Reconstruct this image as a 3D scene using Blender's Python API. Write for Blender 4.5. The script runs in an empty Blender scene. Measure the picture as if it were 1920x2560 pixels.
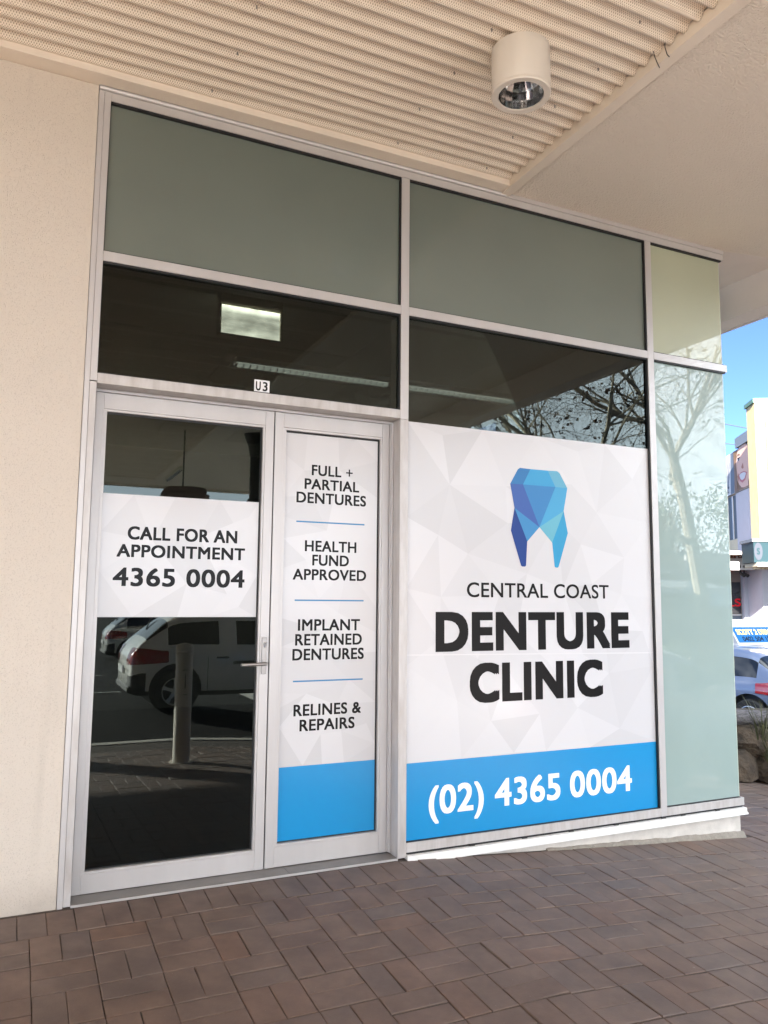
import bpy, bmesh, math, random
from mathutils import Vector, Matrix, noise
from mathutils.geometry import delaunay_2d_cdt
random.seed(7)
R = math.radians
scene = bpy.context.scene
COL = scene.collection

# ------------------------------------------------------------------ camera
cam_d = bpy.data.cameras.new("camera")
cam = bpy.data.objects.new("camera", cam_d)
COL.objects.link(cam)
cam_d.sensor_fit = 'HORIZONTAL'
cam_d.sensor_width = 36.0
cam_d.lens = 1966.08 / 1920 * 36.0
cam_d.clip_start = 0.05
cam_d.clip_end = 2000
yaw, pit, rol = R(25.0115), R(6.3767), R(0.5217)
fw = Vector((math.sin(yaw) * math.cos(pit), math.cos(yaw) * math.cos(pit), math.sin(pit)))
rt = Vector((math.cos(yaw), -math.sin(yaw), 0))
up = rt.cross(fw)
rt2 = rt * math.cos(rol) + up * math.sin(rol)
up2 = -rt * math.sin(rol) + up * math.cos(rol)
mw = Matrix((rt2, up2, -fw)).transposed().to_4x4()
mw.translation = Vector((0, -4.0, 1.4))
cam.matrix_world = mw
scene.camera = cam

# ------------------------------------------------------------------ world, sun, exposure
SUN_EL, SUN_TRAVEL = R(14.7), Vector((0.63, 0.77))
SUN_TRAVEL.normalize()
world = bpy.data.worlds.new("World")
scene.world = world
world.use_nodes = True
wn, wl = world.node_tree.nodes, world.node_tree.links
wn.clear()
w_out = wn.new("ShaderNodeOutputWorld")
w_bg = wn.new("ShaderNodeBackground")
w_bg.inputs["Strength"].default_value = 0.05
sky = wn.new("ShaderNodeTexSky")
sky.sky_type = 'NISHITA'
sky.sun_disc = False
sky.sun_elevation = SUN_EL
sky.sun_rotation = math.atan2(-SUN_TRAVEL.x, -SUN_TRAVEL.y)
sky.air_density = 0.22
sky.dust_density = 0.0
sky.ozone_density = 2.5
# thin streaky cloud: noise over the direction projected on a flat layer
tc = wn.new("ShaderNodeTexCoord")
sep = wn.new("ShaderNodeSeparateXYZ")
wl.new(tc.outputs["Generated"], sep.inputs[0])
den = wn.new("ShaderNodeMath"); den.operation = 'MAXIMUM'; den.inputs[1].default_value = 0.0
wl.new(sep.outputs[2], den.inputs[0])
den2 = wn.new("ShaderNodeMath"); den2.operation = 'ADD'; den2.inputs[1].default_value = 0.12
wl.new(den.outputs[0], den2.inputs[0])
dx = wn.new("ShaderNodeMath"); dx.operation = 'DIVIDE'
dy = wn.new("ShaderNodeMath"); dy.operation = 'DIVIDE'
wl.new(sep.outputs[0], dx.inputs[0]); wl.new(den2.outputs[0], dx.inputs[1])
wl.new(sep.outputs[1], dy.inputs[0]); wl.new(den2.outputs[0], dy.inputs[1])
comb = wn.new("ShaderNodeCombineXYZ")
wl.new(dx.outputs[0], comb.inputs[0]); wl.new(dy.outputs[0], comb.inputs[1])
mapn = wn.new("ShaderNodeMapping")
mapn.inputs["Scale"].default_value = (0.9, 1.5, 1)
mapn.inputs["Rotation"].default_value = (0, 0, R(25))
wl.new(comb.outputs[0], mapn.inputs[0])
cn = wn.new("ShaderNodeTexNoise")
cn.inputs["Scale"].default_value = 1.3
cn.inputs["Detail"].default_value = 9
cn.inputs["Roughness"].default_value = 0.62
cn.inputs["Distortion"].default_value = 0.5
wl.new(mapn.outputs[0], cn.inputs["Vector"])
cr = wn.new("ShaderNodeValToRGB")
cr.color_ramp.elements[0].position = 0.44
cr.color_ramp.elements[0].color = (0, 0, 0, 1)
cr.color_ramp.elements[1].position = 0.70
cr.color_ramp.elements[1].color = (0.75, 0.75, 0.75, 1)
# the cloud bank lies to the south; the sky down the side street is clear
bx = wn.new("ShaderNodeMath"); bx.operation = 'MULTIPLY_ADD'; bx.inputs[1].default_value = -0.05
by = wn.new("ShaderNodeMath"); by.operation = 'MULTIPLY_ADD'; by.inputs[1].default_value = -0.46
wl.new(sep.outputs[0], bx.inputs[0]); wl.new(cn.outputs["Fac"], bx.inputs[2])
wl.new(sep.outputs[1], by.inputs[0]); wl.new(bx.outputs[0], by.inputs[2])
wl.new(by.outputs[0], cr.inputs[0])
cmix = wn.new("ShaderNodeMix"); cmix.data_type = 'RGBA'
cmix.inputs["B"].default_value = (12.4, 13.4, 14.2, 1)
wl.new(cr.outputs[0], cmix.inputs["Factor"])
wl.new(sky.outputs[0], cmix.inputs["A"])
wl.new(cmix.outputs["Result"], w_bg.inputs["Color"])
wl.new(w_bg.outputs[0], w_out.inputs[0])

sun_d = bpy.data.lights.new("sun", 'SUN')
sun_d.energy = 5.0
sun_d.angle = R(0.5)
sun_d.color = (1.0, 0.93, 0.84)
sun = bpy.data.objects.new("sun", sun_d)
COL.objects.link(sun)
sd = Vector((SUN_TRAVEL.x * math.cos(SUN_EL), SUN_TRAVEL.y * math.cos(SUN_EL), -math.sin(SUN_EL)))
sun.rotation_euler = sd.to_track_quat('-Z', 'Y').to_euler()
sun.location = (-20, -25, 20)

vs = scene.view_settings
vs.view_transform = 'Standard'
vs.look = 'None'
vs.exposure = 3.68
vs.gamma = 1.0
vs.use_curve_mapping = False
scene.render.engine = 'CYCLES'
cy = scene.cycles
cy.use_denoising = True
cy.use_adaptive_sampling = False
try:
    cy.denoiser = 'OPENIMAGEDENOISE'
except Exception:
    pass
cy.max_bounces = 12
cy.diffuse_bounces = 7
cy.glossy_bounces = 6
cy.transmission_bounces = 8
cy.transparent_max_bounces = 16
cy.caustics_reflective = False
cy.caustics_refractive = False
cy.sample_clamp_indirect = 12

# ------------------------------------------------------------------ helpers
def tag(o, label=None, cat=None, group=None, kind=None):
    if label: o["label"] = label
    if cat: o["category"] = cat
    if group: o["group"] = group
    if kind: o["kind"] = kind
    return o

def empty(name, loc=(0, 0, 0), rz=0.0, label=None, cat=None, group=None, parent=None, kind=None):
    o = bpy.data.objects.new(name, None)
    o.empty_display_size = 0.1
    COL.objects.link(o)
    o.location = loc
    o.rotation_euler = (0, 0, rz)
    if parent: o.parent = parent
    return tag(o, label, cat, group, kind)

class MB:
    """collects vertices and faces; build() links them as ONE mesh object"""
    def __init__(s):
        s.v, s.f, s.m = [], [], []
    def add(s, vs_, fs_, mi=0):
        b = len(s.v)
        s.v += [tuple(p) for p in vs_]
        s.f += [tuple(i + b for i in f) for f in fs_]
        s.m += [mi] * len(fs_)
        return s
    def box(s, x0, x1, y0, y1, z0, z1, c=0.0, mi=0):
        if x0 > x1: x0, x1 = x1, x0
        if y0 > y1: y0, y1 = y1, y0
        if z0 > z1: z0, z1 = z1, z0
        c = min(c, (x1 - x0) * .45, (y1 - y0) * .45, (z1 - z0) * .45)
        if c <= 0:
            v = [(x, y, z) for z in (z0, z1) for y in (y0, y1) for x in (x0, x1)]
            return s.add(v, [(0, 2, 3, 1), (4, 5, 7, 6), (0, 1, 5, 4), (2, 6, 7, 3), (0, 4, 6, 2), (1, 3, 7, 5)], mi)
        bm = bmesh.new()
        bmesh.ops.create_cube(bm, size=1)
        for v in bm.verts:
            v.co = Vector(((x0 + x1) / 2 + v.co.x * (x1 - x0), (y0 + y1) / 2 + v.co.y * (y1 - y0), (z0 + z1) / 2 + v.co.z * (z1 - z0)))
        bmesh.ops.bevel(bm, geom=bm.edges[:], offset=c, segments=1, affect='EDGES')
        return s.bm(bm, mi)
    def bm(s, bm, mi=0, mat=None):
        bm.verts.index_update()
        vs_ = [(mat @ v.co) if mat else v.co.copy() for v in bm.verts]
        fs_ = [tuple(v.index for v in f.verts) for f in bm.faces]
        bm.free()
        return s.add(vs_, fs_, mi)
    def quad(s, a, b, c, d, mi=0):
        return s.add([a, b, c, d], [(0, 1, 2, 3)], mi)
    def tube(s, pts, rads, n=8, mi=0, caps=True):
        pts = [Vector(p) for p in pts]
        if not hasattr(rads, '__len__'): rads = [rads] * len(pts)
        rings = []
        ref = Vector((0.3, 0.5, 0.81)).normalized()
        for i, p in enumerate(pts):
            d = (pts[min(i + 1, len(pts) - 1)] - pts[max(i - 1, 0)])
            if d.length < 1e-9: d = Vector((0, 0, 1))
            d.normalize()
            a = d.cross(ref)
            if a.length < 0.05: a = d.cross(Vector((1, 0, 0)))
            a.normalize(); b = d.cross(a)
            rings.append([p + (a * math.cos(t) + b * math.sin(t)) * rads[i] for t in [2 * math.pi * k / n for k in range(n)]])
        v = [q for r in rings for q in r]
        f = []
        for i in range(len(rings) - 1):
            for k in range(n):
                k2 = (k + 1) % n
                f.append((i * n + k, i * n + k2, (i + 1) * n + k2, (i + 1) * n + k))
        if caps:
            f.append(tuple(range(n - 1, -1, -1)))
            f.append(tuple((len(rings) - 1) * n + k for k in range(n)))
        return s.add(v, f, mi)
    def lathe(s, prof, n=32, c=(0, 0, 0), mi=0):
        v, f = [], []
        for r_, z in prof:
            for k in range(n):
                t = 2 * math.pi * k / n
                v.append((c[0] + r_ * math.cos(t), c[1] + r_ * math.sin(t), c[2] + z))
        for i in range(len(prof) - 1):
            for k in range(n):
                k2 = (k + 1) % n
                f.append((i * n + k, i * n + k2, (i + 1) * n + k2, (i + 1) * n + k))
        return s.add(v, f, mi)
    def prism(s, poly, axis, a0, a1, mi=0):
        """polygon in the two other axes, extruded along axis ('x','y','z')"""
        def P(p, a):
            return (a, p[0], p[1]) if axis == 'x' else ((p[0], a, p[1]) if axis == 'y' else (p[0], p[1], a))
        n = len(poly)
        v = [P(p, a0) for p in poly] + [P(p, a1) for p in poly]
        f = [tuple(range(n)), tuple(range(2 * n - 1, n - 1, -1))]
        for k in range(n):
            k2 = (k + 1) % n
            f.append((k, k + n, k2 + n, k2))
        return s.add(v, f, mi)
    def mesh(s, name, mats, smooth=False, recalc=True):
        me = bpy.data.meshes.new(name)
        me.from_pydata(s.v, [], s.f)
        for m in (mats if isinstance(mats, (list, tuple)) else [mats]): me.materials.append(m)
        if any(s.m): me.polygons.foreach_set("material_index", s.m)
        me.update()
        if recalc:
            b = bmesh.new(); b.from_mesh(me)
            bmesh.ops.recalc_face_normals(b, faces=b.faces[:])
            b.to_mesh(me); b.free()
        if smooth:
            me.polygons.foreach_set("use_smooth", [True] * len(me.polygons))
            try: me.set_sharp_from_angle(angle=R(35))
            except Exception: pass
        return me
    def build(s, name, mats, parent=None, smooth=False, recalc=True):
        o = bpy.data.objects.new(name, s.mesh(name, mats, smooth, recalc))
        COL.objects.link(o)
        if parent: o.parent = parent
        return o

def copy_tree(o, parent=None):
    c = o.copy(); COL.objects.link(c)
    if parent: c.parent = parent
    for ch in [x for x in bpy.data.objects if x.parent == o]:
        copy_tree(ch, c)
    return c

# ------------------------------------------------------------------ materials
def mat(name, color, rough=0.5, metal=0.0, var=0.0, vscale=8.0, bump=0.0, bscale=60.0, bdetail=4.0,
        coat=0.0, spec=0.5, emit=None, estr=0.0, stretch=None, coat_rough=0.03, island=0.0, var_col=None, dist=0.02, rvar=0.0):
    m = bpy.data.materials.new(name); m.use_nodes = True
    n, l = m.node_tree.nodes, m.node_tree.links
    b = n["Principled BSDF"]
    b.inputs["Base Color"].default_value = (*color, 1)
    b.inputs["Roughness"].default_value = rough
    b.inputs["Metallic"].default_value = metal
    b.inputs["Specular IOR Level"].default_value = spec
    b.inputs["Coat Weight"].default_value = coat
    b.inputs["Coat Roughness"].default_value = coat_rough
    if emit:
        b.inputs["Emission Color"].default_value = (*emit, 1)
        b.inputs["Emission Strength"].default_value = estr
    t = n.new("ShaderNodeTexCoord")
    mp = n.new("ShaderNodeMapping"); l.new(t.outputs["Object"], mp.inputs[0])
    if stretch: mp.inputs["Scale"].default_value = stretch
    cur = None
    if var > 0:
        nz = n.new("ShaderNodeTexNoise"); nz.inputs["Scale"].default_value = vscale
        nz.inputs["Detail"].default_value = 6; nz.inputs["Roughness"].default_value = 0.6
        l.new(mp.outputs[0], nz.inputs["Vector"])
        rp = n.new("ShaderNodeValToRGB")
        vc = var_col or tuple(c * (1 - var) for c in color)
        rp.color_ramp.elements[0].position = 0.3; rp.color_ramp.elements[0].color = (*vc, 1)
        rp.color_ramp.elements[1].position = 0.68; rp.color_ramp.elements[1].color = (*color, 1)
        l.new(nz.outputs["Fac"], rp.inputs[0]); cur = rp.outputs[0]
        if rvar > 0:
            mr = n.new("ShaderNodeMapRange")
            mr.inputs[3].default_value = max(0, rough - rvar); mr.inputs[4].default_value = min(1, rough + rvar)
            l.new(nz.outputs["Fac"], mr.inputs[0]); l.new(mr.outputs[0], b.inputs["Roughness"])
    if island > 0:
        oi = n.new("ShaderNodeObjectInfo"); ge = n.new("ShaderNodeNewGeometry")
        ad = n.new("ShaderNodeMath"); ad.operation = 'ADD'
        l.new(oi.outputs["Random"], ad.inputs[0]); l.new(ge.outputs["Random Per Island"], ad.inputs[1])
        fr = n.new("ShaderNodeMath"); fr.operation = 'FRACT'; l.new(ad.outputs[0], fr.inputs[0])
        hs = n.new("ShaderNodeHueSaturation")
        mr2 = n.new("ShaderNodeMapRange"); mr2.inputs[3].default_value = 1 - island; mr2.inputs[4].default_value = 1 + island
        l.new(fr.outputs[0], mr2.inputs[0]); l.new(mr2.outputs[0], hs.inputs["Value"])
        if cur: l.new(cur, hs.inputs["Color"])
        else: hs.inputs["Color"].default_value = (*color, 1)
        cur = hs.outputs[0]
    if cur: l.new(cur, b.inputs["Base Color"])
    if bump > 0:
        nb = n.new("ShaderNodeTexNoise"); nb.inputs["Scale"].default_value = bscale; nb.inputs["Detail"].default_value = bdetail
        l.new(mp.outputs[0], nb.inputs["Vector"])
        bp = n.new("ShaderNodeBump"); bp.inputs["Strength"].default_value = bump; bp.inputs["Distance"].default_value = dist
        l.new(nb.outputs["Fac"], bp.inputs["Height"]); l.new(bp.outputs[0], b.inputs["Normal"])
    return m

def glass_mat(name, tint, refl=1.0, ior=1.66, rough=0.0):
    """flat window glass: Fresnel reflection over tinted transmission"""
    m = bpy.data.materials.new(name); m.use_nodes = True
    n, l = m.node_tree.nodes, m.node_tree.links
    n.clear()
    out = n.new("ShaderNodeOutputMaterial")
    fr = n.new("ShaderNodeFresnel"); fr.inputs[0].default_value = ior
    tr = n.new("ShaderNodeBsdfTransparent"); tr.inputs[0].default_value = (*tint, 1)
    gl = n.new("ShaderNodeBsdfGlossy"); gl.inputs["Roughness"].default_value = rough
    gl.inputs["Color"].default_value = (refl * .84, refl * .97, refl * .96, 1)
    mx = n.new("ShaderNodeMixShader")
    l.new(fr.outputs[0], mx.inputs[0]); l.new(tr.outputs[0], mx.inputs[1]); l.new(gl.outputs[0], mx.inputs[2])
    l.new(mx.outputs[0], out.inputs[0])
    return m

M = {}
M['alu'] = mat('aluminium', (0.56, 0.54, 0.535), 0.38, 0.25, var=0.10, vscale=5, bump=0.04, bscale=300, stretch=(1, 1, 0.15), rvar=0.06)
M['alu_dirty'] = mat('aluminium_grimy', (0.56, 0.54, 0.53), 0.42, 0.25, var=0.22, vscale=9, var_col=(0.44, 0.41, 0.39), stretch=(3, 3, 0.6), rvar=0.08)
M['alu_dark'] = mat('threshold_metal', (0.25, 0.235, 0.225), 0.45, 0.5, var=0.2, vscale=7)
M['gasket'] = mat('black_rubber', (0.008, 0.008, 0.009), 0.55)
M['steel'] = mat('satin_steel', (0.36, 0.34, 0.325), 0.42, 1.0, var=0.1, vscale=30)
M['chrome'] = mat('chrome', (0.60, 0.60, 0.60), 0.10, 1.0)
M['sign_white'] = mat('sign_white', (0.45, 0.44, 0.44), 0.4)
M['black'] = mat('black_plastic', (0.015, 0.015, 0.016), 0.4)
M['print_black'] = mat('black_vinyl', (0.0085, 0.008, 0.0085), 0.30, spec=0.14)
M['print_white'] = mat('white_vinyl', (0.86, 0.86, 0.88), 0.3, coat=0.2, coat_rough=0.15)
M['seam'] = mat('film_seam', (0.64, 0.63, 0.64), 0.3)
M['print_blue'] = mat('blue_vinyl', (0.002, 0.24, 0.55), 0.25, var=0.05, vscale=2, coat=0.3, coat_rough=0.15)
M['line_blue'] = mat('blue_rule_vinyl', (0.04, 0.20, 0.42), 0.3)
M['glass'] = glass_mat('window_glass', (0.29, 0.30, 0.275))
M['glass_door'] = glass_mat('door_glass', (0.27, 0.28, 0.255), ior=1.52)
M['glass_clear'] = glass_mat('shop_glass', (0.75, 0.8, 0.78))

def film_mat():
    m = bpy.data.materials.new('printed_film'); m.use_nodes = True
    n, l = m.node_tree.nodes, m.node_tree.links
    b = n["Principled BSDF"]
    a = n.new("ShaderNodeAttribute"); a.attribute_name = 'Print'
    l.new(a.outputs["Color"], b.inputs["Base Color"])
    b.inputs["Roughness"].default_value = 0.3
    b.inputs["Coat Weight"].default_value = 0.4
    b.inputs["Coat Roughness"].default_value = 0.14
    t = n.new("ShaderNodeTexCoord")
    nb = n.new("ShaderNodeTexNoise"); nb.inputs["Scale"].default_value = 14; nb.inputs["Detail"].default_value = 3
    l.new(t.outputs["Object"], nb.inputs["Vector"])
    bp = n.new("ShaderNodeBump"); bp.inputs["Strength"].default_value = 0.05; bp.inputs["Distance"].default_value = 0.01
    l.new(nb.outputs["Fac"], bp.inputs["Height"])
    l.new(bp.outputs[0], b.inputs["Normal"]); l.new(bp.outputs[0], b.inputs["Coat Normal"])
    return m
M['film'] = film_mat()

def stucco_mat(name, color, scale, strength, dark=0.0, dist=0.004, pits=False, grime=False):
    m = bpy.data.materials.new(name); m.use_nodes = True
    n, l = m.node_tree.nodes, m.node_tree.links
    b = n["Principled BSDF"]; b.inputs["Roughness"].default_value = 0.85; b.inputs["Specular IOR Level"].default_value = 0.25
    t = n.new("ShaderNodeTexCoord")
    nz = n.new("ShaderNodeTexNoise"); nz.inputs["Scale"].default_value = scale; nz.inputs["Detail"].default_value = 3; nz.inputs["Roughness"].default_value = 0.55
    l.new(t.outputs["Object"], nz.inputs["Vector"])
    h = nz.outputs["Fac"]
    rp = n.new("ShaderNodeValToRGB")
    if pits:
        rp.color_ramp.elements[0].position = 0.33; rp.color_ramp.elements[1].position = 0.43
    else:
        rp.color_ramp.elements[0].position = 0.35; rp.color_ramp.elements[1].position = 0.65
    l.new(h, rp.inputs[0])
    big = n.new("ShaderNodeTexNoise"); big.inputs["Scale"].default_value = 1.6; big.inputs["Detail"].default_value = 5
    l.new(t.outputs["Object"], big.inputs["Vector"])
    mx = n.new("ShaderNodeMix"); mx.data_type = 'RGBA'
    mx.inputs["A"].default_value = (*[c * 0.9 for c in color], 1); mx.inputs["B"].default_value = (*color, 1)
    l.new(big.outputs["Fac"], mx.inputs["Factor"])
    cur = mx.outputs["Result"]
    if dark > 0:
        m2 = n.new("ShaderNodeMix"); m2.data_type = 'RGBA'
        m2.inputs["A"].default_value = (*[c * (1 - dark) for c in color], 1)
        l.new(cur, m2.inputs["B"]); l.new(rp.outputs[0], m2.inputs["Factor"]); cur = m2.outputs["Result"]
    if grime:                                    # splash dirt in the lowest hand's breadth, and faint drip streaks
        sz = n.new("ShaderNodeSeparateXYZ"); l.new(t.outputs["Object"], sz.inputs[0])
        mr = n.new("ShaderNodeMapRange"); mr.inputs[1].default_value = 0.16; mr.inputs[2].default_value = -0.02
        l.new(sz.outputs[2], mr.inputs[0])
        sn = n.new("ShaderNodeTexNoise"); sn.inputs["Scale"].default_value = 9; sn.inputs["Detail"].default_value = 6
        l.new(t.outputs["Object"], sn.inputs["Vector"])
        mu = n.new("ShaderNodeMath"); mu.operation = 'MULTIPLY'; l.new(mr.outputs[0], mu.inputs[0]); l.new(sn.outputs["Fac"], mu.inputs[1])
        mp = n.new("ShaderNodeMapping"); mp.inputs["Scale"].default_value = (7, 7, .35); l.new(t.outputs["Object"], mp.inputs[0])
        dn = n.new("ShaderNodeTexNoise"); dn.inputs["Scale"].default_value = 1.5; dn.inputs["Detail"].default_value = 5; l.new(mp.outputs[0], dn.inputs["Vector"])
        dr = n.new("ShaderNodeMapRange"); dr.inputs[1].default_value = .58; dr.inputs[2].default_value = .80; dr.inputs[4].default_value = .22
        l.new(dn.outputs["Fac"], dr.inputs[0])
        ad = n.new("ShaderNodeMath"); ad.operation = 'ADD'; ad.use_clamp = True; l.new(mu.outputs[0], ad.inputs[0]); l.new(dr.outputs[0], ad.inputs[1])
        m4 = n.new("ShaderNodeMix"); m4.data_type = 'RGBA'; m4.inputs["B"].default_value = (*[c * .55 for c in color], 1)
        l.new(ad.outputs[0], m4.inputs["Factor"]); l.new(cur, m4.inputs["A"]); cur = m4.outputs["Result"]
    l.new(cur, b.inputs["Base Color"])
    bp = n.new("ShaderNodeBump"); bp.inputs["Strength"].default_value = strength; bp.inputs["Distance"].default_value = dist
    l.new(rp.outputs[0] if pits else h, bp.inputs["Height"]); l.new(bp.outputs[0], b.inputs["Normal"])
    return m
M['wall'] = stucco_mat('pitted_render', (0.665, 0.60, 0.525), 185, 0.5, dark=0.17, pits=True, grime=True)
M['soffit'] = stucco_mat('textured_soffit_paint', (0.87, 0.785, 0.69), 88, 1.0, dist=0.015)
M['soffit_smooth'] = mat('smooth_soffit_paint', (0.78, 0.70, 0.64), 0.7, var=0.08, vscale=2, bump=0.05, bscale=80)
M['trim'] = mat('painted_trim', (0.80, 0.715, 0.615), 0.55, var=0.06, vscale=3)
M['plinth'] = mat('plinth_paint', (0.64, 0.60, 0.55), 0.8, var=0.22, vscale=11, bump=0.4, bscale=90, dist=0.004)
M['mortar'] = mat('cement_fillet', (0.30, 0.27, 0.23), 0.95, var=0.25, vscale=25, bump=0.6, bscale=60)

def perforated_mat():
    m = bpy.data.materials.new('perforated_steel'); m.use_nodes = True
    n, l = m.node_tree.nodes, m.node_tree.links
    b = n["Principled BSDF"]; b.inputs["Roughness"].default_value = 0.5
    t = n.new("ShaderNodeTexCoord"); s = n.new("ShaderNodeSeparateXYZ"); l.new(t.outputs["Object"], s.inputs[0])
    def math_(op, a, b_=None):
        q = n.new("ShaderNodeMath"); q.operation = op
        for i, x in enumerate((a, b_)):
            if x is None: continue
            if isinstance(x, (int, float)): q.inputs[i].default_value = x
            else: l.new(x, q.inputs[i])
        return q.outputs[0]
    D = 0.0118
    u = math_('DIVIDE', math_('ADD', s.outputs[0], s.outputs[1]), D)
    v = math_('DIVIDE', math_('SUBTRACT', s.outputs[0], s.outputs[1]), D)
    fu = math_('SUBTRACT', math_('FRACT', u), 0.5)
    fv = math_('SUBTRACT', math_('FRACT', v), 0.5)
    d2 = math_('ADD', math_('MULTIPLY', fu, fu), math_('MULTIPLY', fv, fv))
    hole = math_('LESS_THAN', d2, 0.075)
    at = n.new("ShaderNodeAttribute"); at.attribute_name = 'perf'
    hole = math_('MULTIPLY', hole, at.outputs["Fac"])
    mx = n.new("ShaderNodeMix"); mx.data_type = 'RGBA'
    mx.inputs["A"].default_value = (0.79, 0.705, 0.60, 1); mx.inputs["B"].default_value = (0.36, 0.29, 0.215, 1)
    l.new(hole, mx.inputs["Factor"]); l.new(mx.outputs["Result"], b.inputs["Base Color"])
    return m
M['perf'] = perforated_mat()

def paver_mat():
    m = bpy.data.materials.new('clay_paver'); m.use_nodes = True
    n, l = m.node_tree.nodes, m.node_tree.links
    b = n["Principled BSDF"]; b.inputs["Roughness"].default_value = 0.62; b.inputs["Specular IOR Level"].default_value = 0.45
    oi = n.new("ShaderNodeObjectInfo"); ge = n.new("ShaderNodeNewGeometry")
    ad = n.new("ShaderNodeMath"); ad.operation = 'ADD'
    l.new(oi.outputs["Random"], ad.inputs[0]); l.new(ge.outputs["Random Per Island"], ad.inputs[1])
    fr = n.new("ShaderNodeMath"); fr.operation = 'FRACT'; l.new(ad.outputs[0], fr.inputs[0])
    rp = n.new("ShaderNodeValToRGB")
    e = rp.color_ramp.elements
    e[0].position = 0; e[0].color = (0.162, 0.114, 0.093, 1)
    e[1].position = 1; e[1].color = (0.180, 0.128, 0.105, 1)
    for p, c in ((0.2, (0.168, 0.122, 0.101)), (0.45, (0.160, 0.121, 0.104)), (0.62, (0.182, 0.130, 0.105)), (0.80, (0.150, 0.118, 0.106)), (0.95, (0.184, 0.121, 0.093))):
        x = e.new(p); x.color = (*c, 1)
    l.new(fr.outputs[0], rp.inputs[0])
    t = n.new("ShaderNodeTexCoord")
    # world-space grain so that alike bricks do not repeat
    nz = n.new("ShaderNodeTexNoise"); nz.inputs["Scale"].default_value = 7; nz.inputs["Detail"].default_value = 8; nz.inputs["Roughness"].default_value = 0.65
    l.new(ge.outputs["Position"], nz.inputs["Vector"])
    r2 = n.new("ShaderNodeValToRGB"); r2.color_ramp.elements[0].position = 0.3; r2.color_ramp.elements[0].color = (0.74, 0.74, 0.75, 1)
    r2.color_ramp.elements[1].position = 0.75; r2.color_ramp.elements[1].color = (1.16, 1.13, 1.1, 1)
    l.new(nz.outputs["Fac"], r2.inputs[0])
    mu = n.new("ShaderNodeMix"); mu.data_type = 'RGBA'; mu.blend_type = 'MULTIPLY'; mu.inputs["Factor"].default_value = 1
    l.new(rp.outputs[0], mu.inputs["A"]); l.new(r2.outputs[0], mu.inputs["B"])
    # broad worn and stained patches across the paving
    wz = n.new("ShaderNodeTexNoise"); wz.inputs["Scale"].default_value = 1.7; wz.inputs["Detail"].default_value = 7; wz.inputs["Roughness"].default_value = 0.7
    l.new(ge.outputs["Position"], wz.inputs["Vector"])
    wr = n.new("ShaderNodeValToRGB"); wr.color_ramp.elements[0].position = 0.33; wr.color_ramp.elements[0].color = (0.80, 0.79, 0.79, 1)
    wr.color_ramp.elements[1].position = 0.70; wr.color_ramp.elements[1].color = (1.10, 1.10, 1.10, 1)
    l.new(wz.outputs["Fac"], wr.inputs[0])
    mu0 = mu
    mu = n.new("ShaderNodeMix"); mu.data_type = 'RGBA'; mu.blend_type = 'MULTIPLY'; mu.inputs["Factor"].default_value = 1
    l.new(mu0.outputs["Result"], mu.inputs["A"]); l.new(wr.outputs[0], mu.inputs["B"])
    # pale specks of grit
    sp = n.new("ShaderNodeTexVoronoi"); sp.inputs["Scale"].default_value = 55
    l.new(ge.outputs["Position"], sp.inputs["Vector"])
    lt = n.new("ShaderNodeMath"); lt.operation = 'LESS_THAN'; lt.inputs[1].default_value = 0.055
    l.new(sp.outputs["Distance"], lt.inputs[0])
    gate = n.new("ShaderNodeTexNoise"); gate.inputs["Scale"].default_value = 23
    l.new(ge.outputs["Position"], gate.inputs["Vector"])
    gt = n.new("ShaderNodeMath"); gt.operation = 'GREATER_THAN'; gt.inputs[1].default_value = 0.60
    l.new(gate.outputs["Fac"], gt.inputs[0])
    mm = n.new("ShaderNodeMath"); mm.operation = 'MULTIPLY'; l.new(lt.outputs[0], mm.inputs[0]); l.new(gt.outputs[0], mm.inputs[1])
    m3 = n.new("ShaderNodeMix"); m3.data_type = 'RGBA'; m3.inputs["B"].default_value = (0.42, 0.36, 0.31, 1)
    l.new(mm.outputs[0], m3.inputs["Factor"]); l.new(mu.outputs["Result"], m3.inputs["A"])
    gv = n.new("ShaderNodeTexVoronoi"); gv.inputs["Scale"].default_value = 3.1
    l.new(ge.outputs["Position"], gv.inputs["Vector"])
    gn = n.new("ShaderNodeTexNoise"); gn.inputs["Scale"].default_value = 40; l.new(ge.outputs["Position"], gn.inputs["Vector"])
    ga = n.new("ShaderNodeMath"); ga.operation = 'MULTIPLY_ADD'; ga.inputs[1].default_value = 0.035; l.new(gn.outputs["Fac"], ga.inputs[0]); l.new(gv.outputs["Distance"], ga.inputs[2])
    gl_ = n.new("ShaderNodeMath"); gl_.operation = 'LESS_THAN'; gl_.inputs[1].default_value = 0.052; l.new(ga.outputs[0], gl_.inputs[0])
    gw = n.new("ShaderNodeMath"); gw.operation = 'MULTIPLY'; gw.inputs[1].default_value = 0.35; l.new(gl_.outputs[0], gw.inputs[0])
    m5 = n.new("ShaderNodeMix"); m5.data_type = 'RGBA'; m5.inputs["B"].default_value = (0.30, 0.27, 0.25, 1)
    l.new(gw.outputs[0], m5.inputs["Factor"]); l.new(m3.outputs["Result"], m5.inputs["A"])
    l.new(m5.outputs["Result"], b.inputs["Base Color"])
    nb = n.new("ShaderNodeTexNoise"); nb.inputs["Scale"].default_value = 160; nb.inputs["Detail"].default_value = 5
    l.new(ge.outputs["Position"], nb.inputs["Vector"])
    bp = n.new("ShaderNodeBump"); bp.inputs["Strength"].default_value = 0.35; bp.inputs["Distance"].default_value = 0.003
    l.new(nb.outputs["Fac"], bp.inputs["Height"]); l.new(bp.outputs[0], b.inputs["Normal"])
    return m
M['paver'] = paver_mat()
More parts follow.
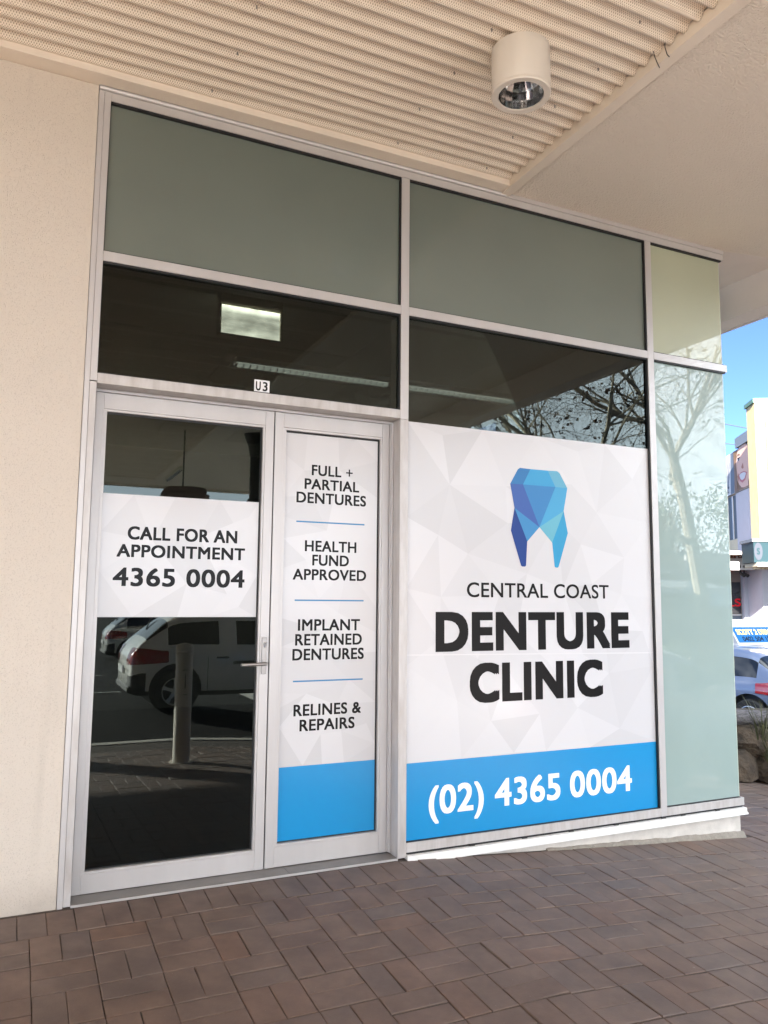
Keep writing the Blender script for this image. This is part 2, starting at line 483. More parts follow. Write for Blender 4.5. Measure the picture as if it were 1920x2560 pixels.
M['joint'] = mat('paver_joint_sand', (0.082, 0.064, 0.054), 0.95, var=0.3, vscale=30, bump=0.5, bscale=120)
M['asphalt'] = mat('asphalt', (0.028, 0.0275, 0.027), 0.95, spec=0.08, var=0.25, vscale=3, bump=0.5, bscale=180, dist=0.01)
M['concrete'] = mat('concrete', (0.64, 0.615, 0.575), 0.85, var=0.15, vscale=5, bump=0.2, bscale=60)
M['road_paint'] = mat('road_paint', (0.72, 0.71, 0.68), 0.7, var=0.15, vscale=10)
M['white_paint'] = mat('white_paint', (0.80, 0.79, 0.77), 0.6, var=0.05, vscale=2)
M['lamp_white'] = mat('lamp_powdercoat', (0.70, 0.65, 0.585), 0.45, bump=0.03, bscale=200)
M['spandrel'] = mat('spandrel_glass', (0.152, 0.184, 0.160), 0.30, var=0.16, vscale=0.7, coat=1.0, coat_rough=0.09, spec=0.3)
M['spandrel'].node_tree.nodes['Principled BSDF'].inputs['Coat IOR'].default_value = 1.8
M['frosted'] = mat('frosted_glass', (0.29, 0.375, 0.355), 0.5, var=0.06, vscale=1.0, coat=1.0, coat_rough=0.004, spec=0.2)
M['frosted'].node_tree.nodes['Principled BSDF'].inputs['Coat IOR'].default_value = 1.62
M['frosted_top'] = mat('frosted_spandrel_glass', (0.43, 0.46, 0.34), 0.45, var=0.08, vscale=0.8, coat=1.0, coat_rough=0.012, spec=0.3)
M['frosted_top'].node_tree.nodes['Principled BSDF'].inputs['Coat IOR'].default_value = 1.62
M['glass_edge'] = mat('glass_edge', (0.55, 0.62, 0.52), 0.3)
M['ceil_in'] = mat('interior_ceiling', (0.55, 0.54, 0.50), 0.8, var=0.05, vscale=3)
M['ceil_rib'] = mat('interior_ribbed_ceiling', (0.22, 0.22, 0.20), 0.8)
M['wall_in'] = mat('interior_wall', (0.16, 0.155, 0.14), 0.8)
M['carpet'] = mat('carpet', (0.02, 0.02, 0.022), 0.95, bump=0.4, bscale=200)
M['duct'] = mat('dark_duct', (0.05, 0.05, 0.048), 0.55)
M['louvre'] = mat('louvre_aluminium', (0.8, 0.82, 0.82), 0.2, 0.9)
M['cream_trim'] = mat('cream_plastic', (0.62, 0.56, 0.44), 0.5)
M['trunk'] = mat('plane_bark', (0.40, 0.35, 0.26), 0.8, var=0.4, vscale=9, var_col=(0.20, 0.17, 0.12), bump=0.3, bscale=30)
M['twig'] = mat('twig_bark', (0.24, 0.20, 0.145), 0.8, var=0.3, vscale=12)
M['deadleaf'] = mat('dead_leaf', (0.11, 0.055, 0.03), 0.8, island=0.4)
M['seed'] = mat('seed_ball', (0.06, 0.045, 0.03), 0.9)
M['leaf'] = mat('evergreen_leaf', (0.045, 0.075, 0.03), 0.5, island=0.5)
M['leaf2'] = mat('pale_evergreen_leaf', (0.085, 0.11, 0.055), 0.45, island=0.5)
M['grass'] = mat('tussock_blade', (0.10, 0.105, 0.05), 0.6, island=0.45)
M['rock'] = mat('sandstone', (0.10, 0.07, 0.045), 0.9, var=0.5, vscale=6, var_col=(0.03, 0.022, 0.016), bump=0.8, bscale=14, dist=0.05, island=0.2)
M['log'] = mat('weathered_timber', (0.20, 0.185, 0.19), 0.9, var=0.5, vscale=8, var_col=(0.07, 0.065, 0.07), stretch=(1, 6, 6), bump=0.8, bscale=20, dist=0.03)
M['soil'] = mat('soil', (0.06, 0.045, 0.03), 0.95, bump=0.7, bscale=40, var=0.4, vscale=20)
M['terracotta'] = mat('ribbed_pot', (0.30, 0.17, 0.10), 0.85, var=0.25, vscale=12)
def car_paint(name, c, metal=0.0):
    return mat(name, c, 0.35, metal, coat=1.0, coat_rough=0.02, var=0.03, vscale=2)
M['car_white'] = car_paint('white_car_paint', (0.74, 0.74, 0.72))
M['car_silver'] = car_paint('silver_blue_car_paint', (0.15, 0.19, 0.29), 0.2)
M['car_grey'] = car_paint('pale_grey_car_paint', (0.58, 0.58, 0.56))
M['car_glass'] = mat('dark_car_glass', (0.010, 0.012, 0.014), 0.03, coat=0.6, spec=0.8)
M['tyre'] = mat('tyre_rubber', (0.018, 0.018, 0.018), 0.8, bump=0.3, bscale=80)
M['rim'] = mat('alloy_rim', (0.60, 0.60, 0.60), 0.3, 0.7)
M['tail'] = mat('tail_lamp_lens', (0.35, 0.012, 0.015), 0.12, coat=1.0, var=0.3, vscale=14)
M['lens'] = mat('head_lamp_lens', (0.7, 0.7, 0.68), 0.08, coat=1.0, metal=0.4)
M['cladding'] = mat('grey_plastic_cladding', (0.03, 0.03, 0.032), 0.6)
M['yellow'] = mat('yellow_wall_paint', (0.46, 0.375, 0.225), 0.8, var=0.12, vscale=4, bump=0.15, bscale=40)
M['cream'] = mat('cream_wall_paint', (0.56, 0.49, 0.36), 0.8, var=0.06, vscale=4)
M['lilac'] = mat('pale_lilac_wall_paint', (0.42, 0.42, 0.47), 0.8, var=0.05, vscale=4)
M['teal'] = mat('teal_fascia_paint', (0.008, 0.021, 0.027), 0.55, var=0.06, vscale=3)
M['teal_cap'] = mat('pale_teal_capping', (0.07, 0.13, 0.11), 0.5)
M['greyblue'] = mat('grey_blue_panel', (0.11, 0.13, 0.16), 0.5)
M['skin'] = mat('poster_skin', (0.52, 0.34, 0.28), 0.5)
M['skin_dark'] = mat('poster_skin_shadow', (0.30, 0.14, 0.10), 0.5)
M['lip'] = mat('poster_lip', (0.36, 0.13, 0.14), 0.5)
M['hair'] = mat('poster_hair', (0.26, 0.16, 0.09), 0.5, var=0.5, vscale=9, var_col=(0.10, 0.06, 0.035), stretch=(6, 6, 0.5))
M['ink'] = mat('sign_ink', (0.05, 0.05, 0.05), 0.5)
M['orange'] = mat('orange_ink', (0.30, 0.055, 0.015), 0.5)
M['navy'] = mat('navy_poster', (0.015, 0.03, 0.10), 0.5)
M['tan'] = mat('tan_poster', (0.16, 0.09, 0.045), 0.5)
M['red'] = mat('red_sign', (0.7, 0.02, 0.03), 0.4)
M['yellow_ink'] = mat('yellow_ink', (0.85, 0.72, 0.18), 0.5)
M['sky_blue'] = mat('bright_blue_sign', (0.01, 0.10, 0.28), 0.4)
M['brown_slat'] = mat('brown_slats', (0.09, 0.055, 0.04), 0.6)
M['stone_shade'] = mat('mauve_shopfront_paint', (0.30, 0.235, 0.21), 0.8)
M['badge_lilac'] = mat('badge_lilac', (0.030, 0.034, 0.044), 0.8, spec=0.05)
M['sage'] = mat('sage_ink', (0.16, 0.25, 0.18), 0.5)

M['orange'].node_tree.nodes['Principled BSDF'].inputs['Base Color'].default_value = (0.085, 0.012, 0.003, 1)
M['ink'].node_tree.nodes['Principled BSDF'].inputs['Base Color'].default_value = (0.006, 0.006, 0.007, 1)
for k_ in ('orange', 'ink', 'teal', 'navy', 'tan', 'yellow', 'cream', 'yellow_ink', 'sky_blue', 'lilac', 'stone_shade', 'red', 'brown_slat', 'skin', 'hair', 'skin_dark', 'lip', 'greyblue', 'teal_cap', 'sign_white'):
    M[k_].node_tree.nodes['Principled BSDF'].inputs['Specular IOR Level'].default_value = 0.06
# ------------------------------------------------------------------ lettering
_fonts = {}
def text_geo(body, bold=0.0, space=1.0):
    """outline of a line of text as flat vertices and faces (x right, y up)"""
    cu = bpy.data.curves.new("lettering_source", 'FONT')
    cu.body = body; cu.size = 1.0; cu.offset = bold; cu.space_character = space
    cu.resolution_u = 5
    o = bpy.data.objects.new("lettering_source", cu)
    COL.objects.link(o)
    dg = bpy.context.evaluated_depsgraph_get(); dg.update()
    me = o.evaluated_get(dg).to_mesh()
    vs_ = [v.co.copy() for v in me.vertices]
    fs_ = [tuple(p.vertices) for p in me.polygons]
    o.evaluated_get(dg).to_mesh_clear()
    bpy.data.objects.remove(o); bpy.data.curves.remove(cu)
    return vs_, fs_

def text_box(mb, body, x0, x1, z0, z1, put, bold=0.0, space=1.0, mi=0, cap=True):
    """fits text between x0..x1; z0 baseline, z1 cap height; put(u, w) -> 3D point. bold thickens the strokes (in letter heights)"""
    vs_, fs_ = text_geo(body, 0.0, space)
    xs = [v.x for v in vs_]; ax, bx = min(xs), max(xs)
    hv, _ = text_geo("H"); ys = [v.y for v in hv]; ay, by = min(ys), max(ys)
    if not cap:
        ys = [v.y for v in vs_]; ay, by = min(ys), max(ys)
    h = z1 - z0
    e = bold * h
    ring = [(0, 0)] if bold <= 0 else [(a * e, b * e * .8) for a in (-1, 0, 1) for b in (-1, 0, 1)]
    ey = e * .8
    for k, (ox, oz) in enumerate(ring):
        q = 0.00001 * k
        pts = []
        for v in vs_:
            p = put(x0 + e + (v.x - ax) / (bx - ax) * (x1 - x0 - 2 * e) + ox, z0 + ey + (v.y - ay) / (by - ay) * (h - 2 * ey) + oz)
            pts.append((p[0] + q, p[1] - q, p[2]))
        mb.add(pts, fs_, mi)

# ------------------------------------------------------------------ terrain
def clamp(a, lo, hi): return max(lo, min(hi, a))
def gz(x, y):
    """height of the ground: falls away from the shopfront and towards the side street"""
    z = 0.055 * clamp(y, -5.6, 0)
    z -= 0.067 * clamp(x - 1.95, 0, 4.5) + 0.11 * clamp(x - 6.45, 0, 5.6)
    return z

class Thing:
    """an Empty at the thing's base; parts are built in world coordinates"""
    def __init__(s, name, loc, label, cat, group=None, kind=None):
        s.o = Vector(loc)
        s.root = empty(name, loc, 0, label, cat, group, kind=kind)
    def part(s, name, mb, mats, parent=None, smooth=False, label=None, kind=None):
        k = MB(); k.v = [(p[0] - s.o.x, p[1] - s.o.y, p[2] - s.o.z) for p in mb.v]; k.f = mb.f; k.m = mb.m
        ob = k.build(name, mats, parent or s.root, smooth)
        return tag(ob, label, kind=kind)

# ================================================================== GROUND
def frange(a, b, st):
    n = max(1, int(round((b - a) / st)))
    return [a + (b - a) * i / n for i in range(n + 1)]

def sheet(name, xs, ys, zf, material, kind='structure', label=None, cat=None):
    mb = MB()
    for y in ys:
        for x in xs: mb.v.append((x, y, zf(x, y)))
    w = len(xs)
    for j in range(len(ys) - 1):
        for i in range(w - 1):
            mb.f.append((j * w + i, j * w + i + 1, (j + 1) * w + i + 1, (j + 1) * w + i))
            mb.m.append(0)
    o = mb.build(name, material, None, recalc=False)
    return tag(o, label, cat, kind=kind)

xs_g = [-400, -120, -40, -15] + frange(-14, 1.95, 3) + [1.95, 6.45, 12.05] + [16, 22, 40, 120, 400]
ys_g = [-400, -120, -60, -35, -20, -12, -8, -5.75, -5.6, -3, 0, .5, 3, 8, 16, 30, 60, 120, 400]
xs_g = sorted(set(xs_g)); ys_g = sorted(set(ys_g))
ground = sheet('ground', xs_g, ys_g, lambda x, y: gz(x, y) - 0.045, M['asphalt'])

# pale concrete driveway added to bounce sun onto the soffit, one asphalt bay between
for (xa, xb) in ((-14, 0.2), (4.2, 12.0)):
    sheet('bounce_driveway', frange(xa, xb, 2.1) if xa < 0 else [4.2, 6.45, 9, 12.0], [-26, -14.3, -10, -5.76], lambda x, y: gz(x, y) - 0.040, M['concrete'])
# kerb strip where the clay paving meets the asphalt
k = MB()
kx = frange(-14, 1.95, 2) + [6.45, 12.05]
for a, b in zip(kx[:-1], kx[1:]):
    za, zb = gz(a, -5.6), gz(b, -5.6)
    k.add([(a, -5.75, za - .05), (b, -5.75, zb - .05), (b, -5.6, zb - .05), (a, -5.6, za - .05),
           (a, -5.75, za + .006), (b, -5.75, zb + .006), (b, -5.6, zb + .006), (a, -5.6, za + .006)],
          [(4, 5, 6, 7), (0, 1, 5, 4), (2, 3, 7, 6)])
tag(k.build('kerb', M['concrete']), kind='structure')
# white bay lines on the asphalt
for i, yy in enumerate((-11.4, -14.8)):
    q = MB(); q.quad((-8, yy, gz(0, yy) - .041), (1.9, yy, gz(0, yy) - .041), (1.9, yy + .07, gz(0, yy) - .041), (-8, yy + .07, gz(0, yy) - .041))
    tag(q.build('bay_line', M['road_paint']), kind='structure')

# pavement: bedding sheet, with every clay paver standing on it
px_ = sorted(set(frange(-9, 1.95, 1.2) + frange(1.95, 6.45, .75) + [6.45, 7.3, 8.4, 9.6]))
py_ = sorted(set(frange(-5.6, 0, .7) + [0.02, 0.5, 1.2, 2, 3, 4.5]))
pav = sheet('pavement', px_, py_, lambda x, y: gz(x, y) - 0.0050, M['joint'])

S = 0.2337                                     # one block: two pavers laid side by side
GX, GY = 0.136, -0.258
spots = []                                     # x, y, along-x length, along-y length
PL, PW, JT, JV = 0.2337, 0.11685, 0.0028, 0.0062
def inside_building(x, y):
    return y > 0.0 and x < 4.58
for i in range(-40, 41):
    for j in range(-24, 20):
        x, y = GX + i * S, GY - j * S
        yc = y - S / 2
        if j < 0: continue
        if yc < -5.58 or x > 9.2 or x < -9: continue
        if (i + j) % 2 == 0:
            for k in range(2): spots.append((x + PW * (k + .5), yc, PW, PL))
        else:
            for k in range(2): spots.append((x + S / 2, y - PW * (k + .5), PL, PW))
x = 0.323 - 80 * 0.1169                          # soldier course along the shopfront
while x < 4.62:
    spots.append((x + PW / 2, -0.137, PW, 0.2337)); x += 0.1169
for i in range(-2, 22):                          # the pattern goes on round the corner
    for j in range(-16, 0):
        x, y = 4.66 + i * S, GY - j * S
        yc = y - S / 2
        if x < 4.60 or x > 9.2: continue
        if (i + j) % 2 == 0:
            for k in range(2): spots.append((x + PW * (k + .5), yc, PW, PL))
        else:
            for k in range(2): spots.append((x + S / 2, y - PW * (k + .5), PL, PW))

def in_view(x, y):
    v = Vector((x, y, gz(x, y))) - Vector((0, -4, 1.4))
    d = v.dot(fw)
    if d < .3: return None
    u, w = v.dot(rt2) / d * 1966 + 960, 1280 - v.dot(up2) / d * 1966
    if -60 < u < 1980 and -60 < w < 2640: return d
    return None
random.seed(11)
brick_mb = MB()
def brick_geo(mb, mtx, lx, ly):
    hx, hy, c, t = lx / 2 - JT / 2, ly / 2 - JV / 2, 0.0026, 0.05
    pts = [(-hx, -hy, -t), (hx, -hy, -t), (hx, hy, -t), (-hx, hy, -t),
           (-hx, -hy, -c), (hx, -hy, -c), (hx, hy, -c), (-hx, hy, -c),
           (-hx + c, -hy + c, 0), (hx - c, -hy + c, 0), (hx - c, hy - c, 0), (-hx + c, hy - c, 0)]
    fs = [(8, 9, 10, 11)] + [(a, (a + 1) % 4, (a + 1) % 4 + 4, a + 4) for a in range(4)] + [(a + 4, (a + 1) % 4 + 4, (a + 1) % 4 + 8, a + 8) for a in range(4)]
    mb.add([mtx @ Vector(p) for p in pts], fs)
def brick_matrix(x, y):
    e = .05
    n = Vector((-(gz(x + e, y) - gz(x - e, y)) / (2 * e), -(gz(x, y + e) - gz(x, y - e)) / (2 * e), 1)).normalized()
    if y > -.3 and y < 0: n = Vector((-(gz(x + e, y) - gz(x - e, y)) / (2 * e), -.055, 1)).normalized()
    n = (n + Vector((random.gauss(0, .004), random.gauss(0, .004), 0))).normalized()
    q = Vector((0, 0, 1)).rotation_difference(n).to_matrix().to_4x4()
    r = Matrix.Rotation(random.gauss(0, .006), 4, 'Z')
    return Matrix.Translation((x + random.gauss(0, .0008), y + random.gauss(0, .0008), gz(x, y) + random.gauss(0, .0011))) @ q @ r
spots = [s for s in spots if not (s[1] > 0 and s[0] < 4.58)]
vis = sorted([(in_view(s[0], s[1]), k) for k, s in enumerate(spots) if in_view(s[0], s[1]) is not None])
near = set(k for _, k in vis[:298])
shared = {}
for key, (lx, ly) in {'a': (PW, PL), 'b': (PL, PW)}.items():
    t = MB(); brick_geo(t, Matrix.Identity(4), lx, ly)
    shared[key] = t.mesh('brick', M['paver'], recalc=False)
rest = MB()
for kk, (x, y, lx, ly) in enumerate(spots):
    mtx = brick_matrix(x, y)
    if kk in near:
        o = bpy.data.objects.new('brick', shared['a' if lx < ly else 'b'])
        COL.objects.link(o); o.parent = pav; o.matrix_local = mtx
    else:
        brick_geo(rest, mtx, lx, ly)
rb = rest.build('brick', M['paver'], pav, recalc=False)
tag(rb, kind='stuff')

# ================================================================== LEFT WALL
wall = MB().box(-14, 0.249, 0.004, 0.30, -0.006, 4.6)
tag(wall.build('rendered_wall', M['wall']), 'cream pitted render wall left of the silver glass doors', 'wall')

# ================================================================== SHOPFRONT
sf = Thing('shopfront', (2.4, 0.06, 0.0), 'silver aluminium shopfront with frosted upper panels and a big printed window', 'shopfront')
C = 0.0012
def bar(name, x0, x1, z0, z1, y0=0.0, y1=0.14, m='alu', c=C, parent=None):
    return sf.part(name, MB().box(x0, x1, y0, y1, z0, z1, c), M[m], parent)
bar('jamb', 0.2515, 0.2760, -0.012, 3.9625)
bar('jamb', 0.2772, 0.3090, 2.4545, 3.9625)
bar('jamb', 0.2772, 0.3090, 0.0, 2.4500, 0.0005, 0.14, 'alu_dirty')
bar('mullion', 1.966, 2.018, 0.002, 2.4400, 0.0, 0.16, 'alu_dirty')
bar('mullion', 1.966, 2.018, 2.4412, 3.9165)
bar('mullion', 3.860, 3.913, 0.0265, 3.9165)
bar('head', 0.3096, 4.620, 3.918, 3.962, 0.0, 0.14)
hd = MB().prism([(0.0, 3.963), (-0.010, 3.966), (-0.014, 3.974), (-0.012, 3.984), (-0.004, 3.994), (0.14, 3.994), (0.14, 3.963)], 'x', 0.2515, 2.70)
sf.part('head_bead', hd, M['alu'])
bar('head_bead', 2.701, 4.622, 3.9635, 3.9935, -0.003, 0.14)
for a, b in ((0.3095, 1.9655), (2.0185, 3.8595), (3.9135, 4.612)):
    bar('transom', a, b, 3.0690, 3.1205)
bar('door_head', 0.3095, 1.9655, 2.4435, 2.4945, 0.0, 0.16, 'alu_dirty')
bar('door_frame', 0.3095, 1.9490, 2.4275, 2.4425, 0.100, 0.16)
bar('door_frame', 1.9495, 1.9655, 0.012, 2.4425, 0.100, 0.16)
bar('door_frame', 1.9535, 1.9650, 0.012, 2.4300, 0.086, 0.0995)
for a, b in ((2.0185, 3.8595), (3.9135, 4.612)):
    bar('sill', a, b, 0.0265, 0.0770, 0.0, 0.14, 'alu_dirty')
fl = MB().prism([(0.02, 0.014), (-0.018, 0.0125), (-0.019, -0.012), (-0.030, -0.019), (-0.030, -0.027), (0.02, -0.0275)], 'x', 2.02, 4.613)
sf.part('sill_flashing', fl, M['white_paint'])
for px in (2.42, 2.78, 3.12, 3.47, 3.86, 4.03, 4.34):
    sf.part('packer', MB().box(px, px + .035, -0.004, 0.02, 0.0145, 0.0260), M['gasket'])

bar('dark_gap_strip', 2.03, 4.60, 0.0145, 0.0262, 0.006, 0.12, 'gasket', 0)  # black strip stands for the dark gap between sill and flashing
sf.part('plinth', MB().box(2.019, 4.572, 0.002, 0.14, -0.36, -0.028, 0.004), M['plinth'])
sf.part('plinth', MB().box(4.42, 4.5715, 0.141, 3.2, -0.40, -0.028, 0.004), M['plinth'])
# uneven cement fillet along the foot of the plinth
fm = MB(); n = 90; random.seed(5)
for i in range(n + 1):
    x = 2.95 + (4.59 - 2.95) * i / n
    h = 0.008 + 0.030 * (i / n) + 0.008 * noise.noise((x * 6, 0, 0)) + 0.004 * noise.noise((x * 23, 3, 0))
    w = 0.022 + 0.010 * noise.noise((x * 9, 7, 0))
    g = gz(x, 0)
    fm.v += [(x, 0.004, g + h), (x, -w * .4, g + h * .75), (x, -w, g - .004), (x, 0.004, g - .03)]
for i in range(n):
    for k2 in range(3):
        a = i * 4 + k2; fm.f.append((a, a + 1, a + 5, a + 4)); fm.m.append(0)
fm.f.append((0, 1, 2, 3)); fm.m.append(0); e = n * 4; fm.f.append((e + 3, e + 2, e + 1, e)); fm.m.append(0)
sf.part('cement_fillet', fm, M['mortar'], smooth=True)
for a, b in ((0.3095, 1.352), (1.354, 1.9655)):
    sf.part('threshold_plate', MB().box(a, b, 0.002, 0.20, -0.03, 0.0065, 0.001), M['alu_dark'])
sf.part('threshold_nosing', MB().box(0.31, 1.966, -0.006, 0.0015, -0.03, 0.004, 0.001), M['alu'])

def pane(name, x0, x1, z0, z1, m, y=0.022, t=0.006):
    g = MB().box(x0, x1, y, y + t, z0, z1)
    p = sf.part(name, g, M[m])
    gk = MB()                                    # black rubber gasket between glass and metal
    gk.box(x0 + .001, x1 - .001, 0.004, y - .0005, z1 - 0.011, z1 - .0003)
    gk.box(x1 - 0.009, x1 - .0003, 0.004, y - .0005, z0 + .005, z1 - .012)
    gk.box(x0 + .0003, x0 + .003, 0.008, y - .0005, z0 + .005, z1 - .012)
    gk.box(x0 + .001, x1 - .001, 0.006, y - .0005, z0 + .0003, z0 + .0045)
    sf.part('gasket', gk, M['gasket'], p)
    return p
pane('spandrel_pane', 0.3095, 1.9655, 3.1208, 3.9175, 'spandrel')
pane('spandrel_pane', 2.0185, 3.8595, 3.1208, 3.9175, 'spandrel')
def end_pane(name, z0, z1, m):
    p = sf.part(name, MB().box(3.9135, 4.5885, 0.022, 0.034, z0, z1), M[m])
    gk = MB().box(3.915, 4.600, 0.004, 0.0215, z1 - .011, z1 - .0003)
    gk.box(3.9138, 3.9165, 0.008, 0.0215, z0, z1 - .012)
    gk.box(3.915, 4.585, 0.006, 0.0215, z0 + .0003, z0 + .005)
    sf.part('gasket', gk, M['gasket'], p)
    sf.part('glass_edge', MB().box(4.5887, 4.5925, 0.0222, 0.034, z0 + .002, z1 - .012), M['glass_edge'], p)
end_pane('end_pane', 3.1208, 3.9175, 'frosted_top')
end_pane('end_pane', 0.0775, 3.0688, 'frosted')
sf.part('side_pane', MB().box(4.580, 4.5915, 0.036, 3.0, 0.0775, 3.9175), M['frosted'])
pane('transom_pane', 0.3095, 1.9655, 2.4950, 3.0688, 'glass_door')
pane('window_pane', 2.0185, 3.8595, 0.0775, 3.0688, 'glass')

# ---- printed film with low-poly greys
def film(parent_fn, x0, x1, z0, z1, y, seed, blue_top=None, n=26, name='window_film'):
    rnd = random.Random(seed)
    zb = blue_top if blue_top else z0
    pts = [Vector((x0, zb)), Vector((x1, zb)), Vector((x1, z1)), Vector((x0, z1))]
    w, h = x1 - x0, z1 - zb
    for a in range(1, 4):
        pts += [Vector((x0 + w * (a / 4 + rnd.uniform(-.08, .08)), zb)), Vector((x0 + w * (a / 4 + rnd.uniform(-.08, .08)), z1))]
    m_ = max(2, int(4 * h / w))
    for a in range(1, m_):
        pts += [Vector((x0, zb + h * (a / m_ + rnd.uniform(-.04, .04)))), Vector((x1, zb + h * (a / m_ + rnd.uniform(-.04, .04))))]
    tries = 0
    while n > 0 and tries < 4000:
        tries += 1
        p = Vector((rnd.uniform(x0, x1), rnd.uniform(zb, z1)))
        if min((p - q).length for q in pts) > math.sqrt(w * h / 70): pts.append(p); n -= 1
    vs_, _, fs_, _, _, _ = delaunay_2d_cdt(pts, [], [], 0, 1e-5)
    mb = MB(); cols = []
    for f in fs_:                                # one grey per facet
        mb.add([(vs_[i].x, y, vs_[i].y) for i in f], [tuple(range(len(f)))])
        g = rnd.choice((.565, .585, .60, .61, .615, .575, .548)); cols.append((g, g * .99, g * 1.015))
    if blue_top:
        mb.quad((x0, y, z0), (x1, y, z0), (x1, y, zb), (x0, y, zb)); cols.append((0.0015, 0.25, 0.56))
    o = parent_fn(name, mb, M['film'])
    at = o.data.color_attributes.new('Print', 'FLOAT_COLOR', 'CORNER')
    for p, c in zip(o.data.polygons, cols):
        for li in p.loop_indices: at.data[li].color = (*c, 1)
    return o
wf = film(sf.part, 2.0215, 3.8510, 0.0790, 2.4365, 0.0205, 21, blue_top=0.4965, n=34)
def put_y(y): return lambda u, w: (u, y, w)
def letters(th, parent, y, rows, m):
    for body, x0, x1, z0, z1, bold in rows:
        t = MB(); text_box(t, body, x0, x1, z0, z1, put_y(y), bold, 1.0 + bold * 1.6)
        th.part('lettering', t, M[m], parent)
letters(sf, wf, 0.0195, [('CENTRAL COAST', 2.420, 3.486, 1.421, 1.508, 0.018),
                         ('DENTURE', 2.210, 3.649, 1.105, 1.334, 0.062),
                         ('CLINIC', 2.438, 3.423, 0.806, 1.034, 0.062)], 'print_black')
letters(sf, wf, 0.0195, [('(02)', 2.168, 2.530, 0.2045, 0.360, 0.034), ('4365', 2.606, 3.077, 0.2065, 0.362, 0.034), ('0004', 3.150, 3.640, 0.2065, 0.362, 0.034)], 'print_white')
seam = MB().add([(2.022, .0198, 1.088), (3.850, .0198, 1.066), (3.850, .0198, 1.072), (2.022, .0198, 1.095)], [(0, 1, 2, 3)])
sf.part('film_seam', seam, M['seam'], wf)
lg = dict(a=(2.789, 2.213), a2=(2.806, 2.224), b=(2.884, 2.222), c=(3.016, 2.223), d2=(3.090, 2.225), d=(3.108, 2.214), e=(3.168, 2.121), f=(2.732, 2.119), g=(2.827, 2.121), h=(3.074, 2.122),
          i=(2.762, 1.971), j=(3.136, 1.972), k=(2.947, 1.860), l=(2.734, 1.830), m=(2.854, 1.767), n=(2.806, 1.617), n2=(2.815, 1.611), o=(2.835, 1.611), o2=(2.843, 1.618), p=(3.166, 1.832), q=(3.043, 1.767), r=(3.059, 1.617), r2=(3.067, 1.611), s=(3.083, 1.611), s2=(3.090, 1.617))
for keys, c in (('a a2 b g f', (0.05, 0.22, 0.50)), ('b c h g', (0.065, 0.38, 0.68)), ('c d2 d e h', (0.16, 0.46, 0.64)), ('f g k i', (0.065, 0.14, 0.43)), ('g h k', (0.06, 0.25, 0.55)),
                ('h e j k', (0.085, 0.40, 0.68)), ('i k m', (0.065, 0.28, 0.57)), ('i m o2 o n2 n l', (0.022, 0.062, 0.27)), ('j q k', (0.16, 0.48, 0.61)), ('j p s2 s r2 r q', (0.045, 0.35, 0.61))):
    t = MB(); ids = keys.split(); t.add([(lg[z][0], 0.0194, lg[z][1]) for z in ids], [tuple(range(len(ids)))])
    sf.part('logo_facet', t, mat('logo_blue', tuple(q * .88 for q in c), 0.3, spec=0.2), wf)

# number plate stuck to the transom glass
npl = Thing('unit_number_plate', (1.144, 0.02, 2.504), 'small white plate reading U3 above the glass doors', 'sign')
pl = npl.part('plate', MB().box(1.102, 1.186, 0.0165, 0.0212, 2.5035, 2.568), M['print_white'])
t = MB(); text_box(t, 'U', 1.110, 1.137, 2.509, 2.559, put_y(0.0158), 0.03); npl.part('lettering', t, M['print_black'], pl)
t = MB(); text_box(t, '3', 1.148, 1.175, 2.509, 2.559, put_y(0.0158), 0.03)
npl.part('lettering', t, M['print_black'], pl)

# ================================================================== DOORS
def door(name, label, x0, x1, gx0, gx1, gz0, gz1, z0, st_l, st_r):
    d = Thing(name, ((x0 + x1) / 2, .13, 0.01), label, 'door', 'pair of glass entrance doors')
    yf, yb = 0.110, 0.155
    d.part('stile', MB().box(x0, st_l, yf, yb, z0, 2.4265, .001), M['alu'])
    d.part('stile', MB().box(st_r, x1, yf, yb, z0, 2.4265, .001), M['alu'])
    d.part('top_rail', MB().box(st_l + .0006, st_r - .0006, yf + .0006, yb, gz1 + .013, 2.4260, .001), M['alu'])
    d.part('bottom_rail', MB().box(st_l + .0006, st_r - .0006, yf + .0006, yb, z0 + .0005, gz0 - .012, .001), M['alu'])
    bd = MB()                                    # sloping glazing bead round the pane
    bd.prism([(yf + .001, gz1 + .0125), (yf + .004, gz1 + .0125), (0.130, gz1 + .001), (0.128, gz1)], 'x', st_l + .001, st_r - .001)
    bd.box(st_l + .0008, st_r - .0008, yf + .003, 0.131, gz1, gz1 + .0125)
    bd.box(st_l + .0008, st_r - .0008, yf + .003, 0.131, gz0 - .0115, gz0)
    bd.box(st_l + .0008, gx0, yf + .004, 0.131, gz0 + .0003, gz1 - .0003)
    bd.box(gx1, st_r - .0008, yf + .004, 0.131, gz0 + .0003, gz1 - .0003)
    d.part('glazing_bead', bd, M['alu'])
    p = d.part('pane', MB().box(gx0 - .004, gx1 + .004, 0.1355, 0.1415, gz0 - .004, gz1 + .004), M['glass_door'])
    gk = MB().box(gx0, gx1, 0.1315, 0.1350, gz1 - .010, gz1 + .003).box(gx1 - .009, gx1 + .003, 0.1315, 0.1350, gz0, gz1 - .0105)
    gk.box(gx0, gx1 - .010, 0.1315, 0.1350, gz0 - .003, gz0 + .006)
    d.part('gasket', gk, M['gasket'], p)
    return d, p
dl, dlp = door('glass_door', 'left glass door leaf with lever handle and call for an appointment film', 0.3185, 1.2455, 0.374, 1.1865, 0.109, 2.3325, 0.0085, 0.357, 1.1975)
dr, drp = door('glass_door', 'right narrow glass door leaf covered by a list of denture services', 1.2525, 1.9475, 1.3185, 1.8930, 0.124, 2.3325, 0.0095, 1.3015, 1.9045)
